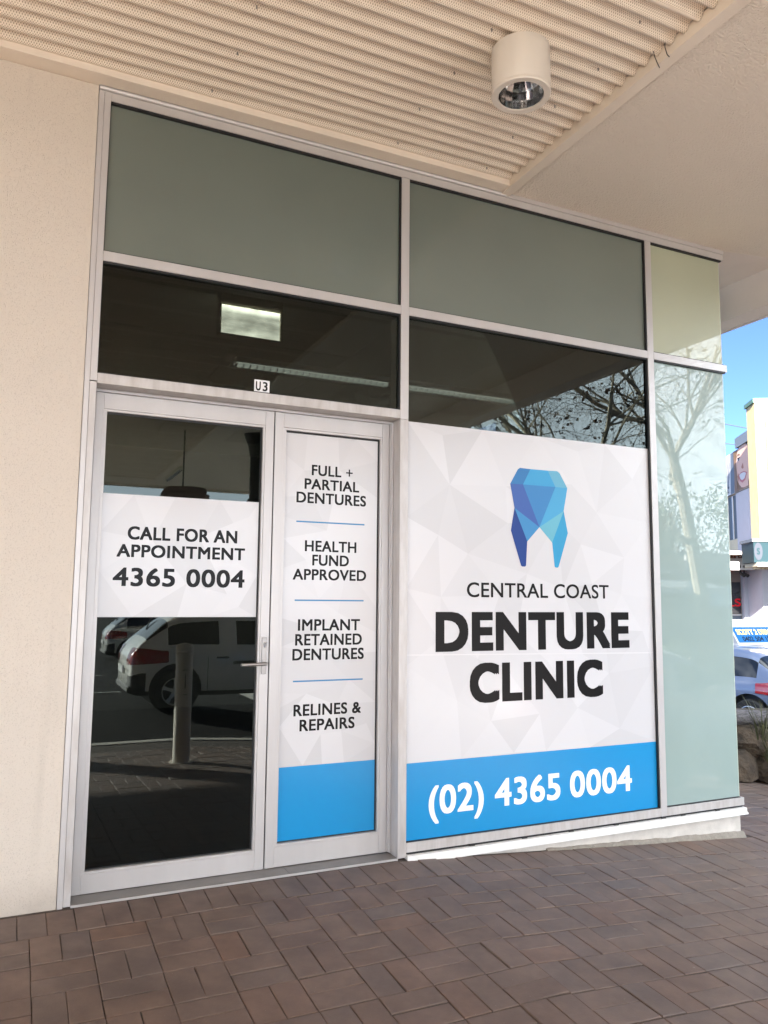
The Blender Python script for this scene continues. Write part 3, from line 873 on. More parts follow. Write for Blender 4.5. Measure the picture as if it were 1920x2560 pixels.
dl.part('dark_gap_filler', MB().box(1.2458, 1.2522, 0.122, 0.150, 0.012, 2.425), M['gasket'])  # black filler stands for the dark gap between the leaves
f1 = film(dl.part, 0.3755, 1.1775, 1.303, 1.9205, 0.1338, 4, n=7, name='film')
letters(dl, f1, 0.1330, [('CALL FOR AN', 0.502, 1.064, 1.692, 1.759, 0.042), ('APPOINTMENT', 0.453, 1.108, 1.603, 1.667, 0.042), ('4365 0004', 0.440, 1.110, 1.457, 1.549, 0.036)], 'print_black')
f2 = film(dr.part, 1.3205, 1.8840, 0.1305, 2.3225, 0.1338, 9, blue_top=0.508, n=16, name='film')
letters(dr, f2, 0.1330, [('FULL', 1.478, 1.657, 2.093, 2.153, 0.034), ('PARTIAL', 1.437, 1.769, 2.013, 2.073, 0.034), ('DENTURES', 1.391, 1.813, 1.934, 1.995, 0.034),
                         ('HEALTH', 1.446, 1.756, 1.6645, 1.7255, 0.034), ('FUND', 1.491, 1.711, 1.5865, 1.647, 0.034), ('APPROVED', 1.379, 1.819, 1.506, 1.566, 0.034),
                         ('IMPLANT', 1.415, 1.784, 1.228, 1.2905, 0.034), ('RETAINED', 1.401, 1.797, 1.148, 1.210, 0.034), ('DENTURES', 1.387, 1.810, 1.068, 1.130, 0.034),
                         ('RELINES &', 1.400, 1.797, 0.7705, 0.832, 0.034), ('REPAIRS', 1.436, 1.759, 0.6895, 0.751, 0.034)], 'print_black')
t = MB(); text_box(t, '+', 1.686, 1.727, 2.102, 2.143, put_y(0.1330), 0.012, cap=False); dr.part('lettering', t, M['print_black'], f2)
for z0 in (1.8245, 1.390, 0.952):
    q = MB().quad((1.393, .1330, z0), (1.805, .1330, z0), (1.805, .1330, z0 + .008), (1.393, .1330, z0 + .008))
    dr.part('rule', q, M['line_blue'], f2)
hp = dl.part('handle', MB().box(1.2070, 1.2335, 0.100, 0.1095, 1.004, 1.196, .0015), M['steel'])
lv = MB().tube([(1.2205, 0.108, 1.060), (1.2205, 0.062, 1.060), (1.2160, 0.053, 1.060), (1.2050, 0.050, 1.060), (1.150, 0.050, 1.0595), (1.1, 0.050, 1.0585), (1.092, 0.053, 1.0585), (1.090, 0.062, 1.0585)], 0.0085, 12)
lv.lathe([(0.0, 0), (0.014, 0), (0.014, 0.006), (0.0, 0.006)], 16)
for k in range(len(lv.v) - 64, len(lv.v)):
    a, b, c = lv.v[k]; lv.v[k] = (1.2205 + a, 0.0995 - c, 1.060 + b)
dl.part('lever', lv, M['steel'], hp, smooth=True)
cyl = MB().prism([(1.221 + .0085 * math.cos(a), 1.1640 + .0085 * math.sin(a)) for a in [R(x) for x in range(-30, 211, 20)]] + [(1.2160, 1.148), (1.2185, 1.1435), (1.2235, 1.1435), (1.2260, 1.148)], 'y', 0.094, 0.0998)
dl.part('lock_cylinder', cyl, M['chrome'], hp)
dl.part('keyhole', MB().box(1.2200, 1.2222, 0.0932, 0.0939, 1.159, 1.168), M['black'], hp)

# ================================================================== CANOPY over the forecourt
cp = Thing('canopy', (2.0, -7.0, 4.0), 'deep cream canopy with ribbed perforated metal ceiling beside textured render', 'canopy')
XL, XT, XE, YF = -14.0, 2.665, 5.168, -14.3  # unseen left stretch of the canopy added to keep sun off the shopfront
ZS = 3.992
tr1, tr2 = 2.665, 2.730
# textured soffit right of the ribbed ceiling and along the front
cp.part('render_soffit', MB().box(tr2 + .002, XE - .001, YF, -0.0035, ZS, ZS + .05), M['soffit'])
cp.part('render_soffit', MB().box(XL, tr2, YF, -13.36, ZS, ZS + .05), M['soffit'])
smooth = MB().prism([(4.624, -0.003), (XE - .001, -0.003), (XE - .001, 3.4), (4.624, 3.4)], 'z', ZS - .002, ZS + .05)
cp.part('smooth_soffit', smooth, M['soffit_smooth'])
wedge = MB().prism([(4.64, -0.0045), (XE - .002, -0.100), (XE - .002, -0.0045)], 'z', ZS - .0025, ZS - .0005)
cp.part('smooth_soffit', wedge, M['soffit_smooth'])
# ribbed sheets, lapped every few ribs
P, A = 0.0834, 0.0175
NS = 12
def prof(y):
    s = math.cos(2 * math.pi * (y + 0.115) / P)
    return 4.032 + A * math.copysign(abs(s) ** 0.8, s) * -1
ribs_total = int((13.30 - 0.09) / P)
nrib = 9
start = 0
sheet_i = 0
while start < ribs_total:
    cnt = min(nrib, ribs_total - start)
    y0 = -0.090 - start * P
    mb = MB(); perf = []
    steps = cnt * NS + 5
    xs2 = (XL, -6.0, -1.0, 2.662)
    for k in range(steps + 1):
        yy = y0 - k * P / NS
        zz_ = prof(yy) - (0.0012 * sheet_i % 0.0024)
        for xx in xs2: mb.v.append((xx, yy, zz_ + 0.0015 * math.sin(xx * 1.7 + sheet_i)))
    for k in range(steps):
        for i in range(3):
            mb.f.append((k * 4 + i, k * 4 + i + 1, k * 4 + i + 5, k * 4 + i + 4)); mb.m.append(0)
    o = cp.part('ceiling_sheet', mb, M['perf'], smooth=True)
    at = o.data.attributes.new('perf', 'FLOAT', 'POINT')
    for k in range(steps + 1):
        # a plain unperforated margin along each lap
        v_ = 0.0 if (k < 4 or k > steps - 8) else 1.0
        for i in range(4): at.data[k * 4 + i].value = v_
    start += nrib; sheet_i += 1
# screws of the ribbed sheets
sc = MB(); random.seed(3)
for i in range(0, 34, 4):
    for xx in (-1.3, -0.25, 0.8, 1.85, 2.45):
        yy = -0.115 - (i + .5) * P
        sc.lathe([(0.0, 4.0105), (0.004, 4.011), (0.004, 4.025)], 8, (xx + random.uniform(-.05, .05), yy, 0))
cp.part('ceiling_screws', sc, M['steel'], kind='stuff')
cp.part('edge_trim', MB().box(tr1, tr2, -13.36, -0.0052, 3.972, 4.045, .002), M['trim'])
cp.part('edge_trim', MB().box(XL, tr1 - .001, -0.105, -0.0160, 3.9800, 4.045, .0015), M['trim'])
cp.part('edge_trim', MB().box(XL, 0.2495, -0.0155, 0.0035, 3.985, 4.03, .001), M['trim'])
cp.part('edge_trim', MB().box(XL, tr1 - .001, -13.36, -13.29, 3.975, 4.045, .0015), M['trim'])
bm_ = MB().prism([(XE, 4.6), (XE, 3.703), (XE + .19, 3.703), (XE + .19, 3.712), (XE + .205, 3.712), (XE + .205, 3.703), (XE + .235, 3.703), (XE + .235, 4.6)], 'y', YF, 3.4)
cp.part('end_beam', bm_, M['soffit_smooth'])
cp.part('front_fascia', MB().box(XL, XE + .235, YF - .12, YF - .001, 3.93, 4.6), M['trim'])
cp.part('light_block_deck', MB().box(XL, XE - .002, YF, 3.4, 4.075, 4.6), M['concrete'])  # unseen slab added on top to block light
for pts in ([(2.612, -1.459, 4.0), (2.620, -1.450, 3.985), (2.652, -1.431, 3.971), (2.672, -1.425, 3.9695)], [(2.605, -1.392, 4.0), (2.618, -1.385, 3.984), (2.646, -1.371, 3.971), (2.687, -1.347, 3.9695)]):
    cp.part('loose_wire', MB().tube(pts, 0.0022, 5), M['black'])
for i, (cx_, cy_) in enumerate(((-2.75, -8.25), (-9.2, -8.4))):
    c = Thing('column', (cx_, cy_, gz(cx_, cy_) - .04), ('square rendered canopy column nearest the glass doors', 'square rendered canopy column far to the left')[i], 'column', 'columns carrying the canopy')
    z0 = gz(cx_, cy_) - .045
    c.part('shaft', MB().box(cx_ - .17, cx_ + .17, cy_ - .17, cy_ + .17, z0, 4.02, .01), M['wall'])
    c.part('base', MB().box(cx_ - .20, cx_ + .20, cy_ - .20, cy_ + .20, z0, z0 + .15, .01), M['concrete'])

# ---- round surface downlight
DLX, DLY = 2.052, -1.100
ld = Thing('downlight', (DLX, DLY, 3.99), 'white cylinder downlight fixed under the ribbed metal ceiling', 'ceiling light')
zb = 3.784
hs = ld.part('housing', MB().lathe([(0.0, 4.012), (0.1385, 4.012), (0.1385, zb + .022), (0.1375, zb + .0205), (0.136, zb + .0205)], 56, (DLX, DLY, 0)), M['lamp_white'], smooth=True)
ld.part('ring', MB().lathe([(0.136, zb + .0195), (0.1395, zb + .019), (0.1400, zb + .006), (0.136, zb), (0.108, zb + .001), (0.1065, zb + .006)], 56, (DLX, DLY, 0)), M['lamp_white'], smooth=True)
rf = MB(); npt = 36
for k, (r_, z_) in enumerate([(0.1065, zb + .006), (0.104, zb + .04), (0.095, zb + .085), (0.075, zb + .125), (0.045, zb + .145), (0.03, zb + .148)]):
    for j in range(npt):
        t_ = 2 * math.pi * j / npt
        w_ = r_ * (1 - 0.012 * (j % 2))
        rf.v.append((DLX + w_ * math.cos(t_), DLY + w_ * math.sin(t_), z_))
for k in range(5):
    for j in range(npt):
        j2 = (j + 1) % npt
        rf.f.append((k * npt + j, k * npt + j2, (k + 1) * npt + j2, (k + 1) * npt + j)); rf.m.append(0)
ld.part('reflector', rf, M['chrome'])
ld.part('lamp_holder', MB().lathe([(0.0, zb + .10), (0.028, zb + .10), (0.032, zb + .149), (0.0, zb + .149)], 20, (DLX, DLY, 0)), M['black'], smooth=True)

# ---- things hanging from or fixed to the canopy further out, seen in the door glass
bl = Thing('batten_light', (2.86, -12.2, 3.99), 'slim batten light under the soffit mirrored in the left door glass', 'ceiling light')
bl.part('body', MB().box(2.80, 2.92, -12.95, -11.35, 3.93, 3.990, .015), M['cream_trim'])
bl.part('diffuser', MB().tube([(2.86, -12.92, 3.925), (2.86, -11.38, 3.925)], 0.034, 12), M['louvre'], smooth=True)
dp = Thing('rainwater_pipe', (3.355, -7.73, 3.99), 'dark pipe stub with flared top hanging from the soffit', 'pipe')
dp.part('pipe', MB().lathe([(0.0, 2.95), (0.095, 2.95), (0.095, 3.62), (0.13, 3.80), (0.20, 3.99), (0, 3.99)], 24, (3.355, -7.73, 0)), M['duct'], smooth=True)
dp.part('flange', MB().lathe([(0.0, 2.915), (0.12, 2.915), (0.12, 2.95), (0.0, 2.95)], 24, (3.355, -7.73, 0)), M['duct'])
hb = Thing('hanging_sign_box', (2.30, -7.9, 3.99), 'grey hanging box with rounded cap below the soffit', 'sign')
hb.part('box', MB().box(2.06, 2.64, -8.05, -7.75, 2.62, 2.985, .01), M['stone_shade'])
cap = MB().prism([(1.95 + (0 if 0 else 0), 2.90), (1.955, 2.99), (1.99, 3.055), (2.05, 3.085), (2.40, 3.10), (2.58, 3.085), (2.60, 3.04), (2.60, 2.99), (2.10, 2.99), (2.06, 2.96), (2.045, 2.90), (2.045, 2.62), (1.95, 2.62)], 'y', -8.04, -7.76)
hb.part('cap', cap, M['stone_shade'])
hb.part('stem', MB().tube([(2.26, -7.9, 3.08), (2.26, -7.9, 3.992)], 0.012, 8), M['duct'])

# ================================================================== INTERIOR seen through the glass
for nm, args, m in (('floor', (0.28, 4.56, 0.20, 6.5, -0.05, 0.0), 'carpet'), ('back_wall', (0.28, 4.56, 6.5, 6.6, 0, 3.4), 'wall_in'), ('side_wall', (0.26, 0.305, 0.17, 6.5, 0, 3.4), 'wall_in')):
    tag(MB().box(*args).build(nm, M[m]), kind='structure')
ci = Thing('interior_ceiling', (2.4, 3, 3.3), 'dim panelled ceiling inside the clinic behind the glass', 'ceiling', kind='structure')
ZC = 3.30
yy0 = 0.17
for (a, b, m, drop) in ((0.17, 0.74, 'duct', -0.015), (0.745, 1.215, 'ceil_in', 0), (1.22, 1.60, 'ceil_in', 0.004)):
    ci.part('ceiling_panel', MB().box(0.31, 2.30, a, b, ZC + drop, ZC + .05, .002), M[m])
ci.part('ceiling_panel', MB().box(2.305, 4.56, 0.17, 0.74, ZC - .015, ZC + .05, .002), M['duct'])
for k, x in enumerate((2.305, 3.42)):
    ci.part('ceiling_panel', MB().box(x, (3.414, 4.56)[k], 0.745, 1.94, ZC, ZC + .05, .003), M['ceil_in'])
for i in range(24):
    y = 1.62 + i * .11
    ci.part('ceiling_slat', MB().box(0.31, 1.42, y, y + .10, ZC + .004 * (i % 2), ZC + .04, .004), M['ceil_rib'])
for i in range(8):
    for j in range(5):
        x, y = 1.425 + i * .395, 2.26 + j * .62 if not False else 0
        ci.part('ceiling_panel', MB().box(x, x + .390, y, y + .615, ZC, ZC + .05, .003), M['ceil_in'] if (i + j) % 3 else M['ceil_rib'])
ci.part('ceiling_panel', MB().box(1.425, 2.30, 1.605, 1.94, ZC, ZC + .05, .003), M['ceil_rib'])
tag(MB().box(0.28, 4.6, 0.17, 6.6, ZC + .051, ZC + .12).build('ceiling_slab', M['concrete']), kind='structure')
for k, (a, b) in enumerate(((1.515, 2.86), (3.02, 4.36))):
    lm = Thing('fluorescent_luminaire', ((a + b) / 2, 2.1, ZC), ('louvred strip luminaire on the clinic ceiling behind the door transom', 'louvred strip luminaire on the clinic ceiling behind the printed window')[k], 'ceiling light', 'strip luminaires inside the clinic')
    lm.part('tray', MB().box(a - .03, b + .03, 1.96, 2.24, ZC - .012, ZC + .004, .002).box(a - .03, b + .03, 1.955, 1.975, ZC - .03, ZC - .0125).box(a - .03, b + .03, 2.225, 2.245, ZC - .03, ZC - .0125), M['duct'])
    lm.part('reflector', MB().box(a, b, 2.06, 2.175, ZC - .022, ZC - .013), mat('louvre_glow', (0.75, 0.8, 0.8), 0.3, emit=(0.85, 0.92, 0.92), estr=0.20))
    n_ = 24
    for i in range(n_ + 1):
        x = a + (b - a) * i / n_
        lm.part('louvre', MB().box(x - .004, x + .004, 2.055, 2.18, ZC - .045, ZC - .0225), M['louvre'])
ex = Thing('exit_light', (1.235, 0.62, 3.22), 'blank glowing exit light box behind the door transom', 'exit light')
ex.part('housing', MB().box(1.030, 1.435, 0.60, 0.68, 3.185, 3.270, .012), M['cream_trim'])
ex.part('frame', MB().box(1.030, 1.047, 0.60, 0.66, 2.995, 3.184, .003).box(1.420, 1.435, 0.60, 0.66, 2.995, 3.184, .003).box(1.0475, 1.4195, 0.61, 0.66, 2.995, 3.006, .002), M['cream_trim'])
def exit_mat():
    m = mat('exit_light_diffuser', (0.4, 0.42, 0.4), 0.4)
    n, l = m.node_tree.nodes, m.node_tree.links
    b = n["Principled BSDF"]
    t = n.new("ShaderNodeTexCoord"); s = n.new("ShaderNodeSeparateXYZ"); l.new(t.outputs["Generated"], s.inputs[0])
    r = n.new("ShaderNodeValToRGB"); e = r.color_ramp.elements
    e[0].position = 0; e[0].color = (.62, .62, .62, 1); e[1].position = 1; e[1].color = (1.5, 1.5, 1.5, 1)
    x = e.new(0.25); x.color = (.42, .42, .42, 1); x = e.new(0.75); x.color = (.50, .50, .50, 1)
    l.new(s.outputs[2], r.inputs[0])
    nz = n.new("ShaderNodeTexNoise"); nz.inputs["Scale"].default_value = 3; l.new(t.outputs["Generated"], nz.inputs["Vector"])
    mu = n.new("ShaderNodeMath"); mu.operation = 'MULTIPLY'; l.new(r.outputs[0], mu.inputs[0]); l.new(nz.outputs["Fac"], mu.inputs[1])
    m2 = n.new("ShaderNodeMath"); m2.operation = 'MULTIPLY'; m2.inputs[1].default_value = 1.9; l.new(mu.outputs[0], m2.inputs[0])
    b.inputs["Emission Color"].default_value = (0.98, 1.0, 0.93, 1)
    l.new(m2.outputs[0], b.inputs["Emission Strength"])
    return m
ex.part('diffuser', MB().box(1.048, 1.419, 0.615, 0.65, 3.0065, 3.184), exit_mat())
ip = Thing('interior_partition', (3.98, 0.9, 0), 'pale partition end inside the clinic at the window corner', 'partition')
ip.part('panel', MB().box(3.885, 3.99, 0.72, 1.06, 0, 3.28, .003), M['wall_in'])
ip.part('post', MB().box(3.86, 3.884, 0.69, 0.73, 0, 3.28, .002), M['alu'])
ip.part('panel', MB().box(4.0, 4.55, 0.72, 0.80, 0, 3.28, .003), M['ceil_in'])
dc = Thing('duct_elbow', (2.87, 2.55, 3.3), 'dark duct elbow under the clinic ceiling', 'duct')
dc.part('elbow', MB().tube([(2.78, 2.5, 3.30), (2.80, 2.5, 3.24), (2.86, 2.5, 3.20), (2.95, 2.5, 3.20), (3.05, 2.5, 3.25), (3.08, 2.5, 3.30)], 0.06, 14), M['duct'], smooth=True)
rl = Thing('roller_tube', (1.0, 0.16, 2.55), 'grey roller tube with ring end behind the transom glass', 'roller')
rl.part('tube', MB().tube([(0.905, .16, 2.545), (1.25, .16, 2.545)], 0.012, 10), M['greyblue'], smooth=True)
rg_ = MB()
rg_.lathe([(0.010, -.008), (0.019, -.008), (0.019, .008), (0.010, .008), (0.010, -.008)], 20)
rg_.v = [(0.895 + a, 0.155 + c, 2.548 + b) for a, b, c in rg_.v]
rl.part('ring', rg_, M['greyblue'], smooth=True)

# ================================================================== BOLLARD, POT
bz = gz(1.58, -3.8)
bo = Thing('bollard', (1.58, -3.80, bz), 'cream steel bollard with domed cap standing on the sunlit paving', 'bollard')
bo.part('post', MB().lathe([(0.083, bz), (0.083, bz + 1.03), (0.0, bz + 1.03)], 32, (1.58, -3.8, 0)), M['lamp_white'], smooth=True)
bo.part('cap', MB().lathe([(0.088, bz + 1.032), (0.091, bz + 1.04), (0.091, bz + 1.055), (0.082, bz + 1.062), (0.082, bz + 1.078), (0.091, bz + 1.086), (0.091, bz + 1.115), (0.084, bz + 1.135), (0.06, bz + 1.155), (0.0, bz + 1.166)], 32, (1.58, -3.8, 0)), M['lamp_white'], smooth=True)
bo.part('base_plate', MB().lathe([(0.0, bz + .012), (0.115, bz + .012), (0.115, bz - .01)], 32, (1.58, -3.8, 0)), M['lamp_white'])
bo.part('scratches', MB().box(1.575, 1.581, -3.7165, -3.7155, bz + .72, bz + .86).box(1.55, 1.60, -3.7165, -3.7152, bz + .90, bz + .904).box(1.56, 1.60, -3.7165, -3.7152, bz + .66, bz + .664), M['ink'])
pz = gz(.20, -2.30)
pt = Thing('ribbed_pot', (0.20, -2.30, pz), 'ribbed brown pot mirrored in the lower left door glass', 'plant pot')
pr = []
for i in range(46):
    z = i / 45 * .40
    pr.append((0.31 + 0.05 * math.sin(z / .44 * 2.4) + (0.010 if i % 3 == 1 else 0.0), pz + z))
PX, PY = 0.20, -2.30
pt.part('pot', MB().lathe([(0.0, pz)] + pr + [(0.29, pz + .39), (0.28, pz + .35), (0, pz + .35)], 48, (PX, PY, 0)), M['terracotta'], smooth=True)
pt.part('soil', MB().lathe([(0.0, pz + .36), (0.282, pz + .355)], 32, (PX, PY, 0)), M['soil'])

# ================================================================== CARS
def make_car(name, paint, label, group, half=0.89, length=4.3, cladding=True):
    """hatchback; local +x is forward, origin on the ground under the centre"""
    root = empty(name, (0, 0, 0), 0, label, 'car', group)
    k = length / 4.3
    ST = [(-2.15, .70, .36, .72, .78), (-2.11, .79, .27, .86, .90), (-2.02, .845, .24, .97, 1.02), (-1.97, .855, .235, .99, 1.07), (-1.55, .875, .225, .985, 1.455), (-1.35, .88, .22, .975, 1.505),
          (-0.70, .89, .21, .955, 1.545), (-0.62, .89, .21, .953, 1.547), (0.10, .89, .21, .94, 1.53), (0.18, .89, .21, .938, 1.525), (0.42, .89, .21, .935, 1.48), (1.08, .885, .21, .92, 1.02), (1.25, .88, .21, .905, .965),
          (1.70, .865, .215, .85, .89), (1.98, .82, .235, .76, .80), (2.11, .72, .28, .62, .66), (2.15, .60, .34, .54, .57)]
    rows = 9
    bm = bmesh.new()
    grid = []
    for (x, w, zb_, zl, zr) in ST:
        w *= half / .89
        gh = clamp((zr - zl) / .55, 0, 1)
        wr = w * (0.96 - 0.20 * gh)
        half_pts = [(0.80 * w, zb_), (0.965 * w, zb_ + .06), (1.0 * w, zb_ + .32 * (zl - zb_) / .7 + .05), (0.995 * w, zl - .10), (0.955 * w, zl), (wr, zr - .07 * gh), (wr * .90, zr - .02 * gh), (wr * .5, zr + .012)]
        ring = [bm.verts.new((x * k, y, z)) for y, z in half_pts] + [bm.verts.new((x * k, 0, zr + .02))] + [bm.verts.new((x * k, -y, z)) for y, z in reversed(half_pts)]
        grid.append(ring)
    n = len(grid[0])
    fm = {}
    for i in range(len(grid) - 1):
        for j in range(n - 1):
            f = bm.faces.new((grid[i][j], grid[i + 1][j], grid[i + 1][j + 1], grid[i][j + 1]))
            jj = j if j < n // 2 else n - 2 - j
            x0, x1 = ST[i][0], ST[i + 1][0]
            mi = 0
            if jj == 4 and -1.55 <= x0 and x1 <= 0.42 and (x0, x1) not in ((-0.70, -0.62), (0.10, 0.18)): mi = 1     # side windows
            if jj == 4 and (x0, x1) == (0.42, 1.08): mi = 1
            if jj in (5, 6, 7) and (x0, x1) == (0.42, 1.08): mi = 1                 # windscreen
            if jj in (5, 6, 7) and (x0, x1) == (-1.97, -1.55): mi = 1               # rear window
            if jj in (0, 1) and cladding and jj == 0: mi = 2
            if jj == 1 and cladding and x0 < -1.98: mi = 2
            f.material_index = mi
        f = bm.faces.new((grid[i][0], grid[i][n - 1], grid[i + 1][n - 1], grid[i + 1][0])); f.material_index = 2
    bm.faces.new(grid[0]); bm.faces.new(list(reversed(grid[-1])))
    bmesh.ops.recalc_face_normals(bm, faces=bm.faces[:])
    me = bpy.data.meshes.new('car_shell'); bm.to_mesh(me); bm.free()
    for m in (paint, M['car_glass'], M['cladding']): me.materials.append(m)
    o = bpy.data.objects.new('car_shell', me); COL.objects.link(o)
    sub = o.modifiers.new('s', 'SUBSURF'); sub.levels = 2; sub.render_levels = 2
    RAX, FAX, WR = -1.46 * k, 1.32 * k, 0.325
    cutters = []
    for ax in (RAX, FAX):
        c = MB(); c.tube([(ax, -1.2, WR + .03), (ax, 1.2, WR + .03)], 0.395, 36)
        c.m = [2] * len(c.f)
        co = c.build('cutter', [paint, M['car_glass'], M['cladding']]); cutters.append(co)
        bo_ = o.modifiers.new('b', 'BOOLEAN'); bo_.operation = 'DIFFERENCE'; bo_.object = co; bo_.solver = 'EXACT'
    dg = bpy.context.evaluated_depsgraph_get(); dg.update()
    em = bpy.data.meshes.new_from_object(o.evaluated_get(dg))
    from mathutils.bvhtree import BVHTree
    b3 = bmesh.new(); b3.from_mesh(em); bvh = BVHTree.FromBMesh(b3); b3.free()
    def split(mi, nm):
        b2 = bmesh.new(); b2.from_mesh(em)
        bmesh.ops.delete(b2, geom=[f for f in b2.faces if f.material_index not in mi], context='FACES')
        m2 = bpy.data.meshes.new(nm); b2.to_mesh(m2); b2.free()
        m2.materials.clear()
        m2.materials.append((paint, M['car_glass'], M['cladding'])[mi[0]])
        m2.polygons.foreach_set('material_index', [0] * len(m2.polygons))
        m2.polygons.foreach_set("use_smooth", [True] * len(m2.polygons))
        try: m2.set_sharp_from_angle(angle=R(42))
        except Exception: pass
        ob = bpy.data.objects.new(nm, m2); COL.objects.link(ob); ob.parent = root
        return ob
    split((0,), 'body'); split((1,), 'windows'); split((2,), 'cladding')
    for c in cutters + [o]: bpy.data.objects.remove(c)
    # dark wheel wells, wheels with tyre and spoked rim
    for ax in (RAX, FAX):
        MB().tube([(ax, -.74, WR + .03), (ax, .74, WR + .03)], 0.388, 28).build('wheel_well', M['black'], root)
    wh = None
    for ax in (RAX, FAX):
        for sgn in (1, -1):
            if wh is None:
                wh = empty('wheel', (ax, sgn * (half - .115), WR), 0, parent=root)
                t = MB(); t.lathe([(.205, -.10), (.295, -.105), (.320, -.085), (.326, -.05), (.326, .05), (.320, .085), (.295, .105), (.205, .10)], 40)
                t.v = [(a, c, b) for a, b, c in t.v]
                t.build('tyre', M['tyre'], wh, smooth=True)
                r_ = MB(); r_.lathe([(.208, -.09), (.214, .10), (.198, .104), (.190, .06), (.190, -.08)], 40)
                r_.lathe([(0, .072), (.045, .072), (.05, .05), (0.05, 0)], 16)
                for s_ in range(5):
                    a = 2 * math.pi * s_ / 5 + .3
                    ca, sa = math.cos(a), math.sin(a)
                    pts = []
                    for (rr, hw, zz_) in ((.035, .030, .066), (.12, .020, .074), (.195, .034, .080)):
                        for hh in (-hw, hw): pts.append((rr * ca - hh * sa, rr * sa + hh * ca, zz_))
                    b_ = len(r_.v)
                    r_.add(pts + [(p[0], p[1], p[2] - .03) for p in pts], [(0, 1, 3, 2), (2, 3, 5, 4), (0, 2, 8, 6), (2, 4, 10, 8), (1, 7, 9, 3), (3, 9, 11, 5)])
                r_.v = [(a, c, b) for a, b, c in r_.v]
                r_.build('rim', M['rim'], wh)
                dk = MB(); dk.lathe([(0, .03), (.19, .03)], 24); dk.v = [(a, c, b) for a, b, c in dk.v]
                dk.build('brake_disc', M['black'], wh)
            else:
                w2 = wh.copy(); COL.objects.link(w2); w2.parent = root
                w2.location = (ax, sgn * (half - .115), WR); w2.rotation_euler = (0, .5, 0 if sgn > 0 else math.pi)
                for ch in wh.children:
                    c2 = ch.copy(); COL.objects.link(c2); c2.parent = w2
    # lamps, mirrors, handles, seams, wiper, number plate recess
    def shell_w(x, z):
        """half width of the body side near (x, z)"""
        xs_ = [s[0] * k for s in ST]
        i = max(0, min(len(xs_) - 2, sum(1 for q in xs_ if q <= x) - 1))
        t = clamp((x - xs_[i]) / (xs_[i + 1] - xs_[i]), 0, 1)
        w = (ST[i][1] + (ST[i + 1][1] - ST[i][1]) * t) * half / .89
        return w
    for sgn in (1, -1):
        tl = MB(); nt, nz_ = 14, 5
        for i in range(nt + 1):
            f_ = i / nt                                # 0 on the flank, 1 on the tail
            th_ = R(88 + 70 * f_)
            zlo, zhi = .775 - .05 * f_ ** .7, .935 + .05 * min(1, f_ * 2.2)
            for j in range(nz_ + 1):
                z = zlo + (zhi - zlo) * j / nz_
                org = Vector((-1.62 * k + 2.2 * math.cos(th_), sgn * (.25 + 2.2 * math.sin(th_)), z))
                if f_ < .12: org.x = -1.62 * k + 2.2 * math.cos(R(88)) + .5 * (.12 - f_)
                dr_ = Vector((-1.62 * k, sgn * .25, z)) - org
                hit = bvh.ray_cast(org, dr_.normalized())
                p = hit[0] if hit[0] else org + dr_ * .7
                tl.v.append(tuple(p - dr_.normalized() * .010))
        for i in range(nt):
            for j in range(nz_):
                a_ = i * (nz_ + 1) + j
                tl.f.append((a_, a_ + 1, a_ + nz_ + 2, a_ + nz_ + 1)); tl.m.append(0)
        tl.build('tail_light', M['tail'], root, smooth=True)
        hl = MB(); w = half
        hl.add([(2.02 * k, sgn * .60 * w / .89, .70), (2.10 * k, sgn * .58 * w / .89, .60), (1.85 * k, sgn * .835 * w / .89, .66), (1.55 * k, sgn * .878 * w / .89, .80), (1.72 * k, sgn * .84 * w / .89, .80),
                (1.9 * k, sgn * .5, .66)], [(0, 1, 2, 3, 4), (0, 1, 5), (1, 2, 5), (2, 3, 5), (3, 4, 5), (4, 0, 5)])
        hl.build('headlight', M['lens'], root)
        mr = MB(); mr.box(0.55, 0.75, sgn * (half + .02), sgn * (half + .20), .93, 1.07, .035)
        mr.build('wing_mirror', paint, root)
        for hx in (-0.75, 0.22):
            h_ = MB(); w = shell_w(hx * k, .8) * .99
            h_.box(hx * k - .10, hx * k + .10, sgn * (w + .004), sgn * (w + .030), .815, .845, .01)
            h_.build('door_handle', M['chrome'], root)
        for sx in (-0.98, -0.22, 0.72):                 # door seams
            sm = MB()
            pts = []
            for z, f_ in ((.34, 1.0), (.5, 1.002), (.7, 1.0), (.84, .993)):
                xx = sx + (.05 if sx == .72 else 0) * (z - .5)
                pts.append((xx * k, sgn * (shell_w(xx * k, z) * f_ + .0015), z))
            for a in range(3):
                p, q = pts[a], pts[a + 1]
                sm.add([(p[0] - .004, p[1], p[2]), (p[0] + .004, p[1], p[2]), (q[0] + .004, q[1], q[2]), (q[0] - .004, q[1], q[2])], [(0, 1, 2, 3)])
            sm.build('door_seam', M['black'], root)
    np_ = MB().box(-2.185 * k, -2.168 * k, -.26, .26, .58, .69, .004)
    np_.build('number_plate', M['print_white'], root)
    MB().box(-2.16 * k, -1.90 * k, -.72, .72, .30, .42, .03).build('bumper_insert', M['cladding'], root)
    MB().tube([(-1.62 * k, -.55, 1.47), (-1.80 * k, -.05, 1.25)], .012, 6).build('rear_wiper', M['black'], root)
    return root

